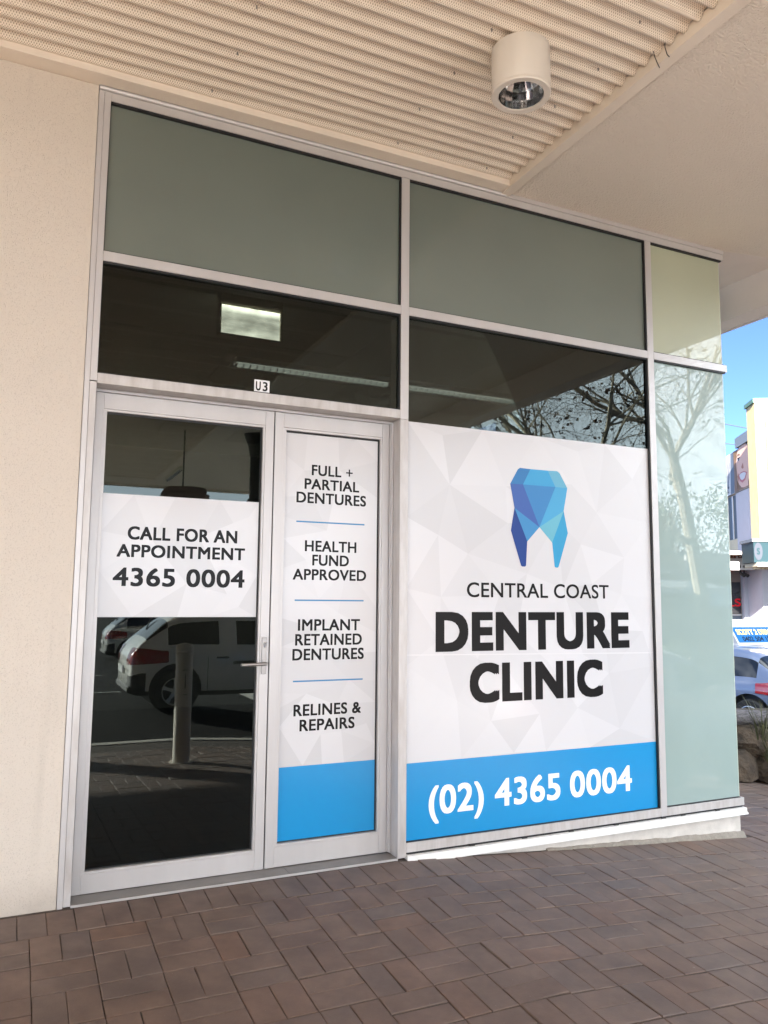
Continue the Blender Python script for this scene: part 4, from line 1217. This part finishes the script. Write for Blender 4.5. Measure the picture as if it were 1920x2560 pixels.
car_a = make_car('parked_car', M['car_white'], 'white hatchback with red tail lights mirrored in the left door glass', 'parked cars')
car_a.location = (3.78, -9.05, gz(0, -6) - .042)
def car_copy(paint, label, loc, rz):
    c = copy_tree(car_a); c['label'] = label
    for ch in bpy.data.objects:
        if ch.parent == c and ch.type == 'MESH' and ch.data.materials and ch.data.materials[0] == M['car_white']:
            ch.data = ch.data.copy(); ch.data.materials[0] = paint
    c.location = loc; c.rotation_euler = (0, 0, rz)
    return c
car_b = car_copy(M['car_grey'], 'pale hatchback further back, mirrored at the left edge of the door glass', (4.6, -20.5, gz(4.6, -7) - .042), 0)
car_w = car_copy(M['car_white'], 'white hatchback by the grass, mirrored in the frosted end pane', (7.95, -4.75, gz(7.95, -4.75) - .042), R(4))
for c_ in (car_w,): c_.location.z = gz(8.0, -4.7) - .03
LCX, LCY = 12.44, 7.74
car_l = car_copy(M['car_silver'], 'silver blue learner car parked in the side street', (LCX, LCY, gz(11.9, 1) - .042), R(102))

# learner sign on the roof of the silver car
ls_loc = Vector((LCX, LCY, car_l.location.z + 1.535)) + Matrix.Rotation(R(102), 3, 'Z') @ Vector((-.80, -.50, 0))
LS = empty('roof_sign', ls_loc, R(86), 'blue and white triangular driving school sign on the roof of the silver car', 'sign')
MB().prism([(-.24, .035), (.24, .035), (.02, .36), (-.02, .36)], 'y', -.55, .55).build('box', M['sign_white'], LS)
MB().box(-.29, .29, -.59, .59, 0.0, .034, .012).build('tray', M['sign_white'], LS)
def roof_put(u, w):                              # the face towards the tail, read from behind
    t = (w - .035) / .325
    return (-(.241 - .22 * t + .006), -u, w)
pn = MB(); pn.quad(roof_put(-.51, .06), roof_put(.51, .06), roof_put(.51, .345), roof_put(-.51, .345))
po = pn.build('panel', M['sky_blue'], LS)
def roof_put2(u, w):
    p = roof_put(u, w); return (p[0] - .004, p[1], p[2])
t = MB(); text_box(t, 'SCOTT 2 DRIVE', -.45, .45, .205, .305, roof_put2, .06); t.build('lettering', M['yellow_ink'], po)
t = MB(); text_box(t, '0402 504 154', -.38, .38, .085, .170, roof_put2, .03); t.build('lettering', M['ink'], po)

# ================================================================== TREES
def branch_tree(name, loc, label, seed, height, crown_r, lean=(0, 0), leaves=260):
    rnd = random.Random(seed)
    root = empty(name, loc, 0, label, 'tree', 'bare plane trees along the street')
    tr, tw, lf, sb = MB(), MB(), MB(), MB()
    def grow(p, d, r, ln, lev):
        segs = 5 if lev < 3 else 4
        pts, rads = [p.copy()], [r]
        d = d.normalized()
        r_end = r * (0.60 if lev < 3 else .35)
        kids = []
        for i in range(segs):
            droop = -0.03 if lev < 2 else (-0.02 if lev == 2 else (-0.17 if lev == 3 else -0.34))
            wob = .10 if lev == 0 else (.20 if lev < 3 else .24)
            d = (d + Vector((rnd.gauss(0, wob), rnd.gauss(0, wob), rnd.gauss(0, wob * .7) + droop))).normalized()
            p = p + d * (ln / segs)
            pts.append(p.copy()); rads.append(r + (r_end - r) * (i + 1) / segs)
            if i >= (2 if lev == 0 else 0): kids.append((p.copy(), d.copy(), rads[-1], i))
        target = tr if lev <= 2 else tw
        target.tube(pts, rads, 8 if lev < 2 else (5 if lev == 2 else 3), caps=False)
        if lev >= 5 or r < .0022:
            for q in pts[2:]:
                if rnd.random() < .16:
                    c = q + Vector((rnd.gauss(0, .03), rnd.gauss(0, .03), -.09)); s = rnd.uniform(.016, .022)
                    v = [c + Vector(o_) * s for o_ in ((1, 0, 0), (-1, 0, 0), (0, 1, 0), (0, -1, 0), (0, 0, 1), (0, 0, -1))]
                    sb.add(v, [(0, 2, 4), (2, 1, 4), (1, 3, 4), (3, 0, 4), (2, 0, 5), (1, 2, 5), (3, 1, 5), (0, 3, 5)])
                if rnd.random() < .02:
                    for _ in range(3):
                        c = q + Vector((rnd.gauss(0, .05), rnd.gauss(0, .05), -rnd.uniform(.02, .12)))
                        a = Vector((rnd.gauss(0, 1), rnd.gauss(0, 1), rnd.gauss(0, .6))).normalized() * rnd.uniform(.04, .075); b_ = a.orthogonal().normalized() * a.length * rnd.uniform(.5, .9)
                        lf.add([c - a, c + b_, c + a, c - b_ + Vector((0, 0, .015))], [(0, 1, 2), (0, 2, 3)])
            return
        for (q, dd, rr, i) in kids:
            if lev == 0: m = 1 if i < segs - 1 else 3
            elif lev == 1: m = 1 if rnd.random() < .8 else 2
            elif lev == 2: m = 1 if i < segs - 1 else 2
            elif lev == 3: m = 1 if rnd.random() < .4 else 2
            else: m = 1
            for _ in range(m):
                side = dd.orthogonal().normalized()
                side.rotate(Matrix.Rotation(rnd.uniform(0, 2 * math.pi), 3, dd))
                ang = rnd.uniform(.45, .95) if lev > 0 else rnd.uniform(.35, .7)
                nd = (dd * math.cos(ang) + side * math.sin(ang)).normalized()
                if lev < 3: nd.z = abs(nd.z) * .8 + .18
                grow(q, nd, rr * (rnd.uniform(.46, .66) if lev < 2 else rnd.uniform(.42, .58)), ln * rnd.uniform(.52, .74), lev + 1)
    grow(Vector((0, 0, -.15)), Vector((lean[0], lean[1], 1)), .20 * height / 9, height * .62, 0)
    tr.build('trunk', M['trunk'], root, smooth=True, recalc=False)
    tw.build('twigs', M['twig'], root, recalc=False)
    tag(lf.build('dead_leaves', M['deadleaf'], root, recalc=False), kind='stuff')
    tag(sb.build('seed_balls', M['seed'], root, recalc=False), kind='stuff')
    return root
branch_tree('plane_tree', (16.0, -13.6, -.75), 'bare plane tree mirrored in the dark window above the film', 5, 10.5, 4.5)
branch_tree('plane_tree', (20.3, -14.6, -.85), 'bare pale limbed plane tree mirrored in the frosted end pane', 17, 11.5, 5, lean=(.08, .0))

def leafy(name, loc, label, seed, h, r, n=5200, m='leaf', cat='tree', group='evergreen trees across the street', size=.20):
    rnd = random.Random(seed)
    root = empty(name, loc, 0, label, cat, group)
    t = MB()
    t.tube([(0, 0, -.2), (.05, .02, h * .3), (0, 0, h * .7)], [.16 * h / 6, .12 * h / 6, .04], 8)
    lumps = []
    for _ in range(16):
        a, rr, zz_ = rnd.uniform(0, 6.28), r * math.sqrt(rnd.random()) * .8, h * rnd.uniform(.28, .95)
        lumps.append((Vector((rr * math.cos(a), rr * math.sin(a), zz_)), r * rnd.uniform(.28, .5)))
        t.tube([(0, 0, h * .3), lumps[-1][0]], [.05, .02], 5, caps=False)
    t.build('trunk', M['twig'], root)
    mb = MB()
    for _ in range(n):
        c, lr = rnd.choice(lumps)
        v = Vector((rnd.gauss(0, 1), rnd.gauss(0, 1), rnd.gauss(0, .8))).normalized() * lr * rnd.uniform(.55, 1.05)
        p = c + v
        a = Vector((rnd.gauss(0, 1), rnd.gauss(0, 1), rnd.gauss(0, 1) - .3)).normalized() * size * rnd.uniform(.5, 1.1)
        b_ = a.orthogonal().normalized(); b_.rotate(Matrix.Rotation(rnd.uniform(0, 6.28), 3, a.normalized())); b_ *= a.length * .35
        mb.add([p - a, p + b_, p + a, p - b_], [(0, 1, 2), (0, 2, 3)])
    mb.build('crown', M[m], root, recalc=False)
    return root
for i, (x, y, h, r) in enumerate(((19, -30, 7.6, 3.3), (25, -31, 8.6, 3.6), (31, -30, 7.8, 3.4), (37, -31, 9.0, 3.6), (43, -30, 8.0, 3.4), (49, -31, 8.6, 3.6))):
    leafy('evergreen_tree', (x, y, -1.1), ('first evergreen of the row behind the golf shop, nearest the car park', 'second evergreen of the row behind the golf shop, with paler leaves', 'third evergreen of the row behind the golf shop', 'tallest evergreen of the row behind the golf shop', 'fifth evergreen of the row, just past the golf shop', 'last evergreen of the row, furthest from the car park')[i], 40 + i, h, r, m=('leaf', 'leaf2')[i % 2])
# shrubs along the verge that the end pane mirrors
for i, (x, y, h, r) in enumerate(((11.6, -8.6, 1.7, .9), (13.9, -10.0, 1.9, 1.0))):
    leafy('shrub', (x, y, gz(x, y) - .05), ('glossy leaved shrub nearest the white car', 'taller glossy leaved shrub behind the white car')[i], 60 + i, h, r, n=1800, m='leaf2', cat='shrub', group='shrubs on the verge', size=.06)

# grass tussocks
def tussock(name, loc, label, seed, h, n=160, group='grass tussocks', spread=.5):
    rnd = random.Random(seed)
    mb = MB()
    for _ in range(n):
        a = rnd.uniform(0, 6.28); r0 = rnd.uniform(0, .10)
        out = rnd.uniform(.05, spread) * h; hh = h * rnd.uniform(.45, 1.0); w = rnd.uniform(.003, .006)
        ca, sa = math.cos(a), math.sin(a)
        pr_ = None
        vs_ = []
        for t in (0, .35, .7, 1):
            rr = r0 + out * t * t * 1.4; z = hh * (t - .25 * t * t * (out / h) * 2.2)
            ww = w * (1 - t * .9)
            vs_ += [(rr * ca - sa * ww, rr * sa + ca * ww, z), (rr * ca + sa * ww, rr * sa - ca * ww, z)]
        mb.add(vs_, [(0, 1, 3, 2), (2, 3, 5, 4), (4, 5, 7, 6)])
    o = mb.build(name, M['grass'], None, recalc=False)
    o.location = loc
    return tag(o, label, 'grass tussock', group)
for i, (x, y, h) in enumerate(((5.9, -1.9, .75), (6.35, -2.25, .85), (6.75, -2.0, .7), (7.15, -2.35, .6))):
    tussock('grass_tussock', (x, y, gz(x, y) - .02), ('leftmost grass tussock of the row mirrored in the frosted end pane', 'tallest grass tussock of the row mirrored in the frosted end pane', 'third grass tussock of the row mirrored in the frosted end pane', 'shortest grass tussock of the row mirrored in the frosted end pane')[i], 80 + i, h, 220, 'grass tussocks mirrored in the end pane')

# ================================================================== GARDEN BED round the corner
gb = Thing('garden_bed', (6.7, 2.0, -.3), 'raised rock edged garden bed with a grey log on top', 'garden bed')
A0, B0 = Vector((5.75, 1.86)), Vector((7.6, 1.06))       # front edge of the bed
dirv = (B0 - A0).normalized(); nrm = Vector((-dirv.y, dirv.x))
random.seed(31)
def rock(mb, c, sx, sy, sz, seed):
    b2 = bmesh.new(); bmesh.ops.create_icosphere(b2, subdivisions=2, radius=1)
    for v in b2.verts:
        d = v.co.normalized()
        s = 1 + .28 * noise.noise(d * 1.6 + Vector((seed * 3.1, 0, 0))) + .10 * noise.noise(d * 4 + Vector((0, seed, 0)))
        q = Vector((d.x * sx * s, d.y * sy * s, d.z * sz * s))
        v.co = Vector((c[0], c[1], c[2])) + Vector((q.x * dirv.x - q.y * dirv.y, q.x * dirv.y + q.y * dirv.x, q.z))
    mb.bm(b2)
i = 0
for row, (z, hh) in enumerate(((-.19, .20), (.06, .17))):
    t_ = -.1 - .1 * row
    while t_ < 2.1:
        w = random.uniform(.16, .30)
        p = A0 + dirv * (t_ + w) + nrm * (.10 + .06 * row)
        r_ = MB(); rock(r_, (p.x, p.y, z - .05 * (p.x - 6.3) + .02), w * 1.12, .20, hh, i + 1)
        gb.part('rock', r_, M['rock'], smooth=True); i += 1
        t_ += w * 1.75
lg0, lg1 = A0 - dirv * .2 + nrm * .16, B0 + dirv * .4 + nrm * .16
lm_ = MB(); pts, rd = [], []
for i in range(25):
    t = i / 24; p = lg0 + (lg1 - lg0) * t
    pts.append((p.x, p.y, .285 - .03 * t + .012 * noise.noise((t * 9, 0, 0)))); rd.append(.080 + .012 * noise.noise((t * 14, 5, 0)))
lm_.tube(pts, rd, 14)
gb.part('log', lm_, M['log'], smooth=True)
so = MB(); q = [A0 + nrm * .2, B0 + nrm * .2, B0 + nrm * 1.3, A0 + nrm * 1.3]
so.add([(p.x, p.y, .22) for p in q] + [(p.x, p.y, -.6) for p in q], [(0, 1, 2, 3), (0, 1, 5, 4), (1, 2, 6, 5), (2, 3, 7, 6), (3, 0, 4, 7)])
gb.part('soil', so, M['soil'])
for i, (t, off, h, z) in enumerate(((.95, .02, .55, .10), (1.25, -.05, .42, -.24), (1.0, -.03, .40, -.10), (1.45, .22, .6, .28))):
    p = A0 + dirv * t + nrm * off
    tussock('grass_tussock', (p.x, p.y, z), ('grass tussock hanging over the middle of the rock edge', 'low grass tussock at the foot of the rock edge', 'wispy grass tussock between the rocks below the log', 'grass tussock growing behind the log')[i], 120 + i, h, 70, 'grass tussocks in the rock bed', .9)

# ================================================================== STREET BUILDINGS beyond the corner
U = Vector((0.545, 0.839, 0)); Wn = Vector((-0.839, 0.545, 0))       # along the street front, out from it
def frame(o, u=U, w=Wn):
    return lambda a, b, z: Vector((o[0], o[1], 0)) + u * a + w * b + Vector((0, 0, z))
def fbox(mb, F, a0, a1, b0, b1, z0, z1):
    p = [F(a, b, z) for z in (z0, z1) for b in (b0, b1) for a in (a0, a1)]
    return mb.add(p, [(0, 2, 3, 1), (4, 5, 7, 6), (0, 1, 5, 4), (2, 6, 7, 3), (0, 4, 6, 2), (1, 3, 7, 5)])
F = frame((20.36, 12.69))
yb = Thing('yellow_building', F(0, 0, -1), 'yellow rendered building with pale teal capping at the right edge', 'building')
def P(th, name, a0, a1, b0, b1, z0, z1, m, parent=None, label=None):
    return th.part(name, fbox(MB(), F, a0, a1, b0, b1, z0, z1), M[m], parent, label=label)
P(yb, 'wall', 0, .80, -7, 0, 2.45, 7.55, 'yellow')
P(yb, 'pier', .1, .7, -7, -1.9, -1.2, 2.449, 'stone_shade')
P(yb, 'capping', -.05, .85, -7.05, .05, 7.55, 7.68, 'teal_cap')
P(yb, 'return_wall', -.02, -.001, -.26, -.002, 3.3, 7.549, 'cream')
pp = P(yb, 'poster', -.06, -.021, -3.2, -.275, 4.55, 6.95, 'tan')
P(yb, 'poster_field', -.066, -.061, -3.1, -.36, 5.75, 6.90, 'navy', pp)
def disc(th, name, a, b, z, rb, rz, m, parent, n=24, d=.006):
    mb = MB(); k = [F(a, b + rb * math.cos(2 * math.pi * i / n), z + rz * math.sin(2 * math.pi * i / n)) for i in range(n)]
    k2 = [p + U * d for p in k]
    mb.add(k + k2, [tuple(range(n)), tuple(range(2 * n - 1, n - 1, -1))] + [(i, (i + 1) % n, (i + 1) % n + n, i + n) for i in range(n)])
    return th.part(name, mb, M[m], parent)
disc(yb, 'poster_badge', -.074, -.46, 6.0, .12, .26, 'sign_white', pp)
P(yb, 'ledge', -.12, -.021, -3.2, -.24, 4.40, 4.52, 'cream')
tf = Thing('teal_fascia', F(-1.2, .3, 2.57), 'teal shop fascia with a round S badge', 'sign')
P(tf, 'board', -1.2, -.1, -6, .575, 2.57, 3.16, 'teal')
P(tf, 'capping', -1.25, -.05, -6, .62, 3.161, 3.25, 'duct')
P(tf, 'lower_lip', -1.24, -.1, -6, .50, 2.46, 2.568, 'cream')
bd_ = disc(tf, 'badge', -1.212, .45, 2.885, .115, .255, 'badge_lilac', None)
t = MB(); text_box(t, 'S', -.495, -.405, 2.79, 2.985, lambda u, w: F(-1.2135, -u, w), .05, cap=False); tf.part('lettering', t, M['teal'], bd_)

wb = Thing('white_building', F(6, -1, -1), 'white street building with a smiling face poster high on its front', 'building')
P(wb, 'wall', 3.2, 11, -5, -1.02, -1.2, 5.45, 'lilac')
P(wb, 'parapet', 3.2, 11, -5, -1.00, 5.451, 7.05, 'cream')
P(wb, 'window_band', 5.35, 11, -1.019, -.98, 3.15, 3.78, 'cream')
for k, (a0, a1) in enumerate(((5.55, 5.98), (6.12, 6.60), (6.75, 7.6))):
    w_ = P(wb, 'window', a0, a1, -1.019, -.995, 3.80, 5.42, 'duct')
    P(wb, 'frame', a1 + .01, a1 + .11, -1.018, -.97, 3.79, 5.43, 'sign_white', w_)
P(wb, 'column', 3.9, 5.42, -1.015, -.93, 3.0, 5.445, 'lilac')
P(wb, 'box_panel', 3.2, 4.98, -1.05, -.84, 7.06, 7.42, 'greyblue')
P(wb, 'roof_rail', 3.2, 4.98, -1.0, -.90, 7.44, 7.47, 'duct')
# face poster: flat print on a board fixed to the parapet
po_ = Thing('face_poster', F(5.3, -.9, 5.5), 'printed poster of a smiling face with long hair', 'poster')
brd = P(po_, 'board', 3.3, 7.6, -.995, -.90, 5.47, 7.02, 'sign_white')
YP = [-.897]
def pf(poly, m, name='print'):
    YP[0] += .0012
    b = YP[0]
    return po_.part(name, MB().add([F(a, b, z) for a, z in poly], [tuple(range(len(poly)))]), M[m], brd)
def ell(ca, cz, ra, rz, n=20, rot=0):
    return [(ca + ra * math.cos(t) * math.cos(rot) - rz * math.sin(t) * math.sin(rot), cz + ra * math.cos(t) * math.sin(rot) + rz * math.sin(t) * math.cos(rot)) for t in [2 * math.pi * i / n for i in range(n)]]
pf([(5.9, 5.48), (5.45, 5.48), (5.2, 7.01), (5.75, 7.01)], 'greyblue')
pf([(5.42, 5.48), (3.35, 5.48), (3.35, 7.01), (5.30, 7.01)], 'hair', 'hair')
pf(ell(4.30, 6.33, .86, .80), 'skin', 'face')
pf([(5.02, 6.0), (4.86, 5.75), (4.6, 5.57), (4.3, 5.52), (3.8, 5.52), (3.8, 6.2), (5.08, 6.3)], 'skin', 'face')
pf([(5.0, 6.02), (4.83, 6.12), (4.74, 5.92), (4.84, 5.77)], 'skin_dark', 'cheek')
pf(ell(4.78, 6.62, .16, .055), 'sign_white', 'eye'); pf(ell(4.77, 6.62, .07, .055), 'ink', 'eye'); pf(ell(4.78, 6.665, .19, .022), 'ink', 'eyelash')
pf([(5.02, 6.74), (4.84, 6.83), (4.60, 6.79), (4.60, 6.755), (4.84, 6.785), (5.0, 6.715)], 'hair', 'eyebrow')
pf([(4.50, 6.28), (4.36, 6.20), (4.22, 6.22), (4.30, 6.42)], 'skin_dark', 'nose')
pf([(4.80, 6.04), (4.56, 6.11), (4.2, 6.10), (3.85, 6.0), (4.1, 5.76), (4.42, 5.71), (4.68, 5.80)], 'lip', 'mouth')
pf([(4.74, 6.02), (4.55, 6.065), (4.2, 6.06), (3.95, 5.99), (4.15, 5.83), (4.42, 5.80), (4.62, 5.87)], 'sign_white', 'teeth')
pf([(5.30, 5.48), (5.02, 5.48), (4.98, 5.95), (5.1, 6.5), (5.16, 7.01), (5.36, 7.01)], 'hair', 'hair')
for a0 in (6.28, 6.0):
    lp = [(a0, 5.78), (a0 + .16, 5.70), (a0 + .20, 5.80), (a0 - .12, 6.70), (a0 - .16, 6.70), (a0 + .14, 5.82), (a0 + .13, 5.75), (a0 + .02, 5.81)]
    pf(lp, 'ink', 'script_letter')
t = MB(); text_box(t, 'AL', -6.45, -6.0, 5.57, 5.69, lambda u, w: F(-u, -.86, w), .04); po_.part('lettering', t, M['ink'], brd)

ws = Thing('nail_shop_sign', F(3, -.3, 2.55), 'white fascia sign with orange lettering and a phone number', 'sign')
P(ws, 'board', 3.0, 3.35, -.73, 3.2, 2.52, 3.17, 'sign_white')
bb = ws.root.children[0]
t = MB(); text_box(t, 'Nails Erina', -.27, .645, 2.915, 3.085, lambda u, w: F(2.994, -u, w), .05); ws.part('lettering', t, M['orange'], bb)
t = MB(); text_box(t, '02 4365 6788', -.22, .67, 2.590, 2.680, lambda u, w: F(2.994, -u, w), .04); ws.part('lettering', t, M['ink'], bb)
sp_ = Thing('spotlights', F(3.2, -.42, 2.4), 'pair of black spotlights under the white fascia sign', 'spotlight')
for b_ in (-.36, -.48):
    sp_.part('lamp', MB().tube([F(3.3, b_, 2.52), F(3.3, b_, 2.42), F(3.15, b_ - .08, 2.32)], [.02, .05, .06], 10), M['black'])

sh = Thing('nail_shop', F(5, -1, -1), 'recessed mauve shopfront with pale pilaster below the white sign', 'shopfront')
P(sh, 'wall', 5.05, 5.3, -4, 3, -1.0, 3.0, 'stone_shade')
P(sh, 'soffit', 2.2, 5.3, -4, 3, 3.0, 3.1, 'stone_shade')
w1 = P(sh, 'window', 5.02, 5.049, -.84, 2.0, 1.02, 2.15, 'car_glass'); P(sh, 'sill', 4.98, 5.049, -.86, 2, .95, 1.0, 'sign_white', w1)
w3 = P(sh, 'window', 5.02, 5.049, -.84, 2.0, .52, .94, 'greyblue'); P(sh, 'sill', 4.96, 5.049, -.86, 2, .44, .51, 'sign_white', w3)
w2 = P(sh, 'window', 5.02, 5.049, -3.2, -1.30, .98, 2.3, 'car_glass'); P(sh, 'sill', 4.96, 5.049, -3.2, -1.27, .90, .97, 'sign_white', w2)
P(sh, 'lower_panel', 5.02, 5.049, -3.2, -1.33, .40, .88, 'greyblue')
P(sh, 'pilaster', 4.72, 5.049, -1.16, -.87, -.8, 2.52, 'lilac')
P(sh, 'door_post', 4.9, 5.049, -1.28, -1.20, -.8, 2.4, 'sign_white')
t = MB(); text_box(t, 'NAILS', -.45, .835, 1.28, 1.56, lambda u, w: F(5.012, -u, w), .03); sh.part('lettering', t, M['red'], w1)
t = MB(); text_box(t, 'and', .30, .82, 1.66, 1.86, lambda u, w: F(5.012, -u, w), .02); sh.part('lettering', t, M['black'], w1)
for i in range(12):
    z = .43 - i * .06
    P(sh, 'slat', 4.92, 5.02, -.86, 2.2, z - .045, z, 'brown_slat')

for i, (c_, d_) in enumerate((((30.08, 23.08, 10.11), (2.13, -.93, -.43)), ((30.14, 23.18, 9.11), (2.11, -.96, -.21)))):
    c_, d_ = Vector(c_), Vector(d_)
    pts = [c_ + d_ * t + Vector((0, 0, .0012 * (t * 2.3) ** 2)) for t in range(-14, 11, 2)]
    o = MB().tube(pts, .022, 5).build('power_line', M['black'])
    tag(o, ('upper power line crossing the sky beside the yellow building', 'lower power line crossing the sky beside the yellow building')[i], 'power line', 'power lines across the street')

# ================================================================== SHOPS OPPOSITE, mirrored in the frosted end pane
ob = Thing('golf_shop', (25, -22, -1), 'long pale shop opposite with a golf sign, mirrored in the end pane', 'building')
ob.part('wall', MB().box(13.5, 36, -27, -20.4, -1.2, 3.35), M['stone_shade'])
ob.part('roof', MB().box(13.3, 36.2, -27.2, -19.9, 3.355, 3.47), M['greyblue'])
ob.part('awning_soffit', MB().box(13.5, 36, -20.39, -18.6, 2.50, 2.62), M['white_paint'])
for i in range(7):
    x0 = 14.2 + i * 3.1
    w_ = ob.part('window', MB().box(x0, x0 + 2.7, -20.39, -20.36, -.35, 2.1), M['car_glass'])
    ob.part('frame', MB().box(x0 - .08, x0, -20.39, -20.33, -.4, 2.15).box(x0 + .0005, x0 + 2.78, -20.39, -20.33, 2.1005, 2.17), M['sign_white'], w_)
gs = Thing('golf_sign', (26.2, -18.5, 2.6), 'white fascia sign with sage golf lettering, mirrored in the end pane', 'sign')
bo_ = gs.part('board', MB().box(23.4, 29.5, -18.62, -18.50, 2.63, 3.24), M['sign_white'])
def px(u, w): return (-u, -18.492, w)
t = MB(); text_box(t, 'F', -27.05, -26.80, 2.90, 3.12, px, .012); gs.part('lettering', t, M['sage'], bo_)
t = MB(); text_box(t, 'REplay', -26.42, -24.75, 2.90, 3.12, px, .012); gs.part('lettering', t, M['sage'], bo_)
t = MB(); text_box(t, 'golf simulation', -26.1, -24.75, 2.70, 2.80, px, .01); gs.part('lettering', t, M['sage'], bo_)
g_ = MB(); g_.add([px(u, w) for u, w in [(-26.62 + .10 * math.cos(a), 3.0 + .13 * math.sin(a)) for a in [R(x) for x in range(0, 360, 24)]]], [tuple(range(15))])
g_.add([px(-26.66, 2.88), px(-26.58, 2.88), px(-26.605, 2.68), px(-26.635, 2.68)], [(0, 1, 2, 3)]); gs.part('ball_and_tee', g_, M['sage'], bo_)
fs_ = Thing('furniture_poster', (21.5, -18, 0), 'dark shop poster with pale lettering, mirrored low in the end pane', 'poster')
bp_ = fs_.part('board', MB().box(19.6, 23.3, -18.2, -18.1, .25, 1.95), M['duct'])
def px2(u, w): return (-u, -18.09, w)
t = MB(); text_box(t, 'FURNITURE', -22.9, -20.4, 1.02, 1.25, px2, .02); fs_.part('lettering', t, M['sign_white'], bp_)
t = MB(); text_box(t, 'furniture', -22.2, -21.0, .72, .86, px2); fs_.part('lettering', t, M['sign_white'], bp_)
t = MB(); text_box(t, 'rental today', -22.4, -20.8, .48, .62, px2); fs_.part('lettering', t, M['sign_white'], bp_)
an = Thing('shop_awning', (21.5, -18, 2.1), 'pale shade awning across the street, mirrored in the end pane', 'awning')
an.part('cloth', MB().add([(19, -18.3, 2.25), (23.9, -18.3, 2.25), (23.9, -17.0, 1.95), (19, -17.0, 1.95), (19, -17.0, 1.72), (23.9, -17.0, 1.72)], [(0, 1, 2, 3), (3, 2, 5, 4)]), M['white_paint'])
for x_ in (19.05, 23.85): an.part('post', MB().tube([(x_, -17.02, -1.0), (x_, -17.02, 1.95)], .03, 8), M['white_paint'])
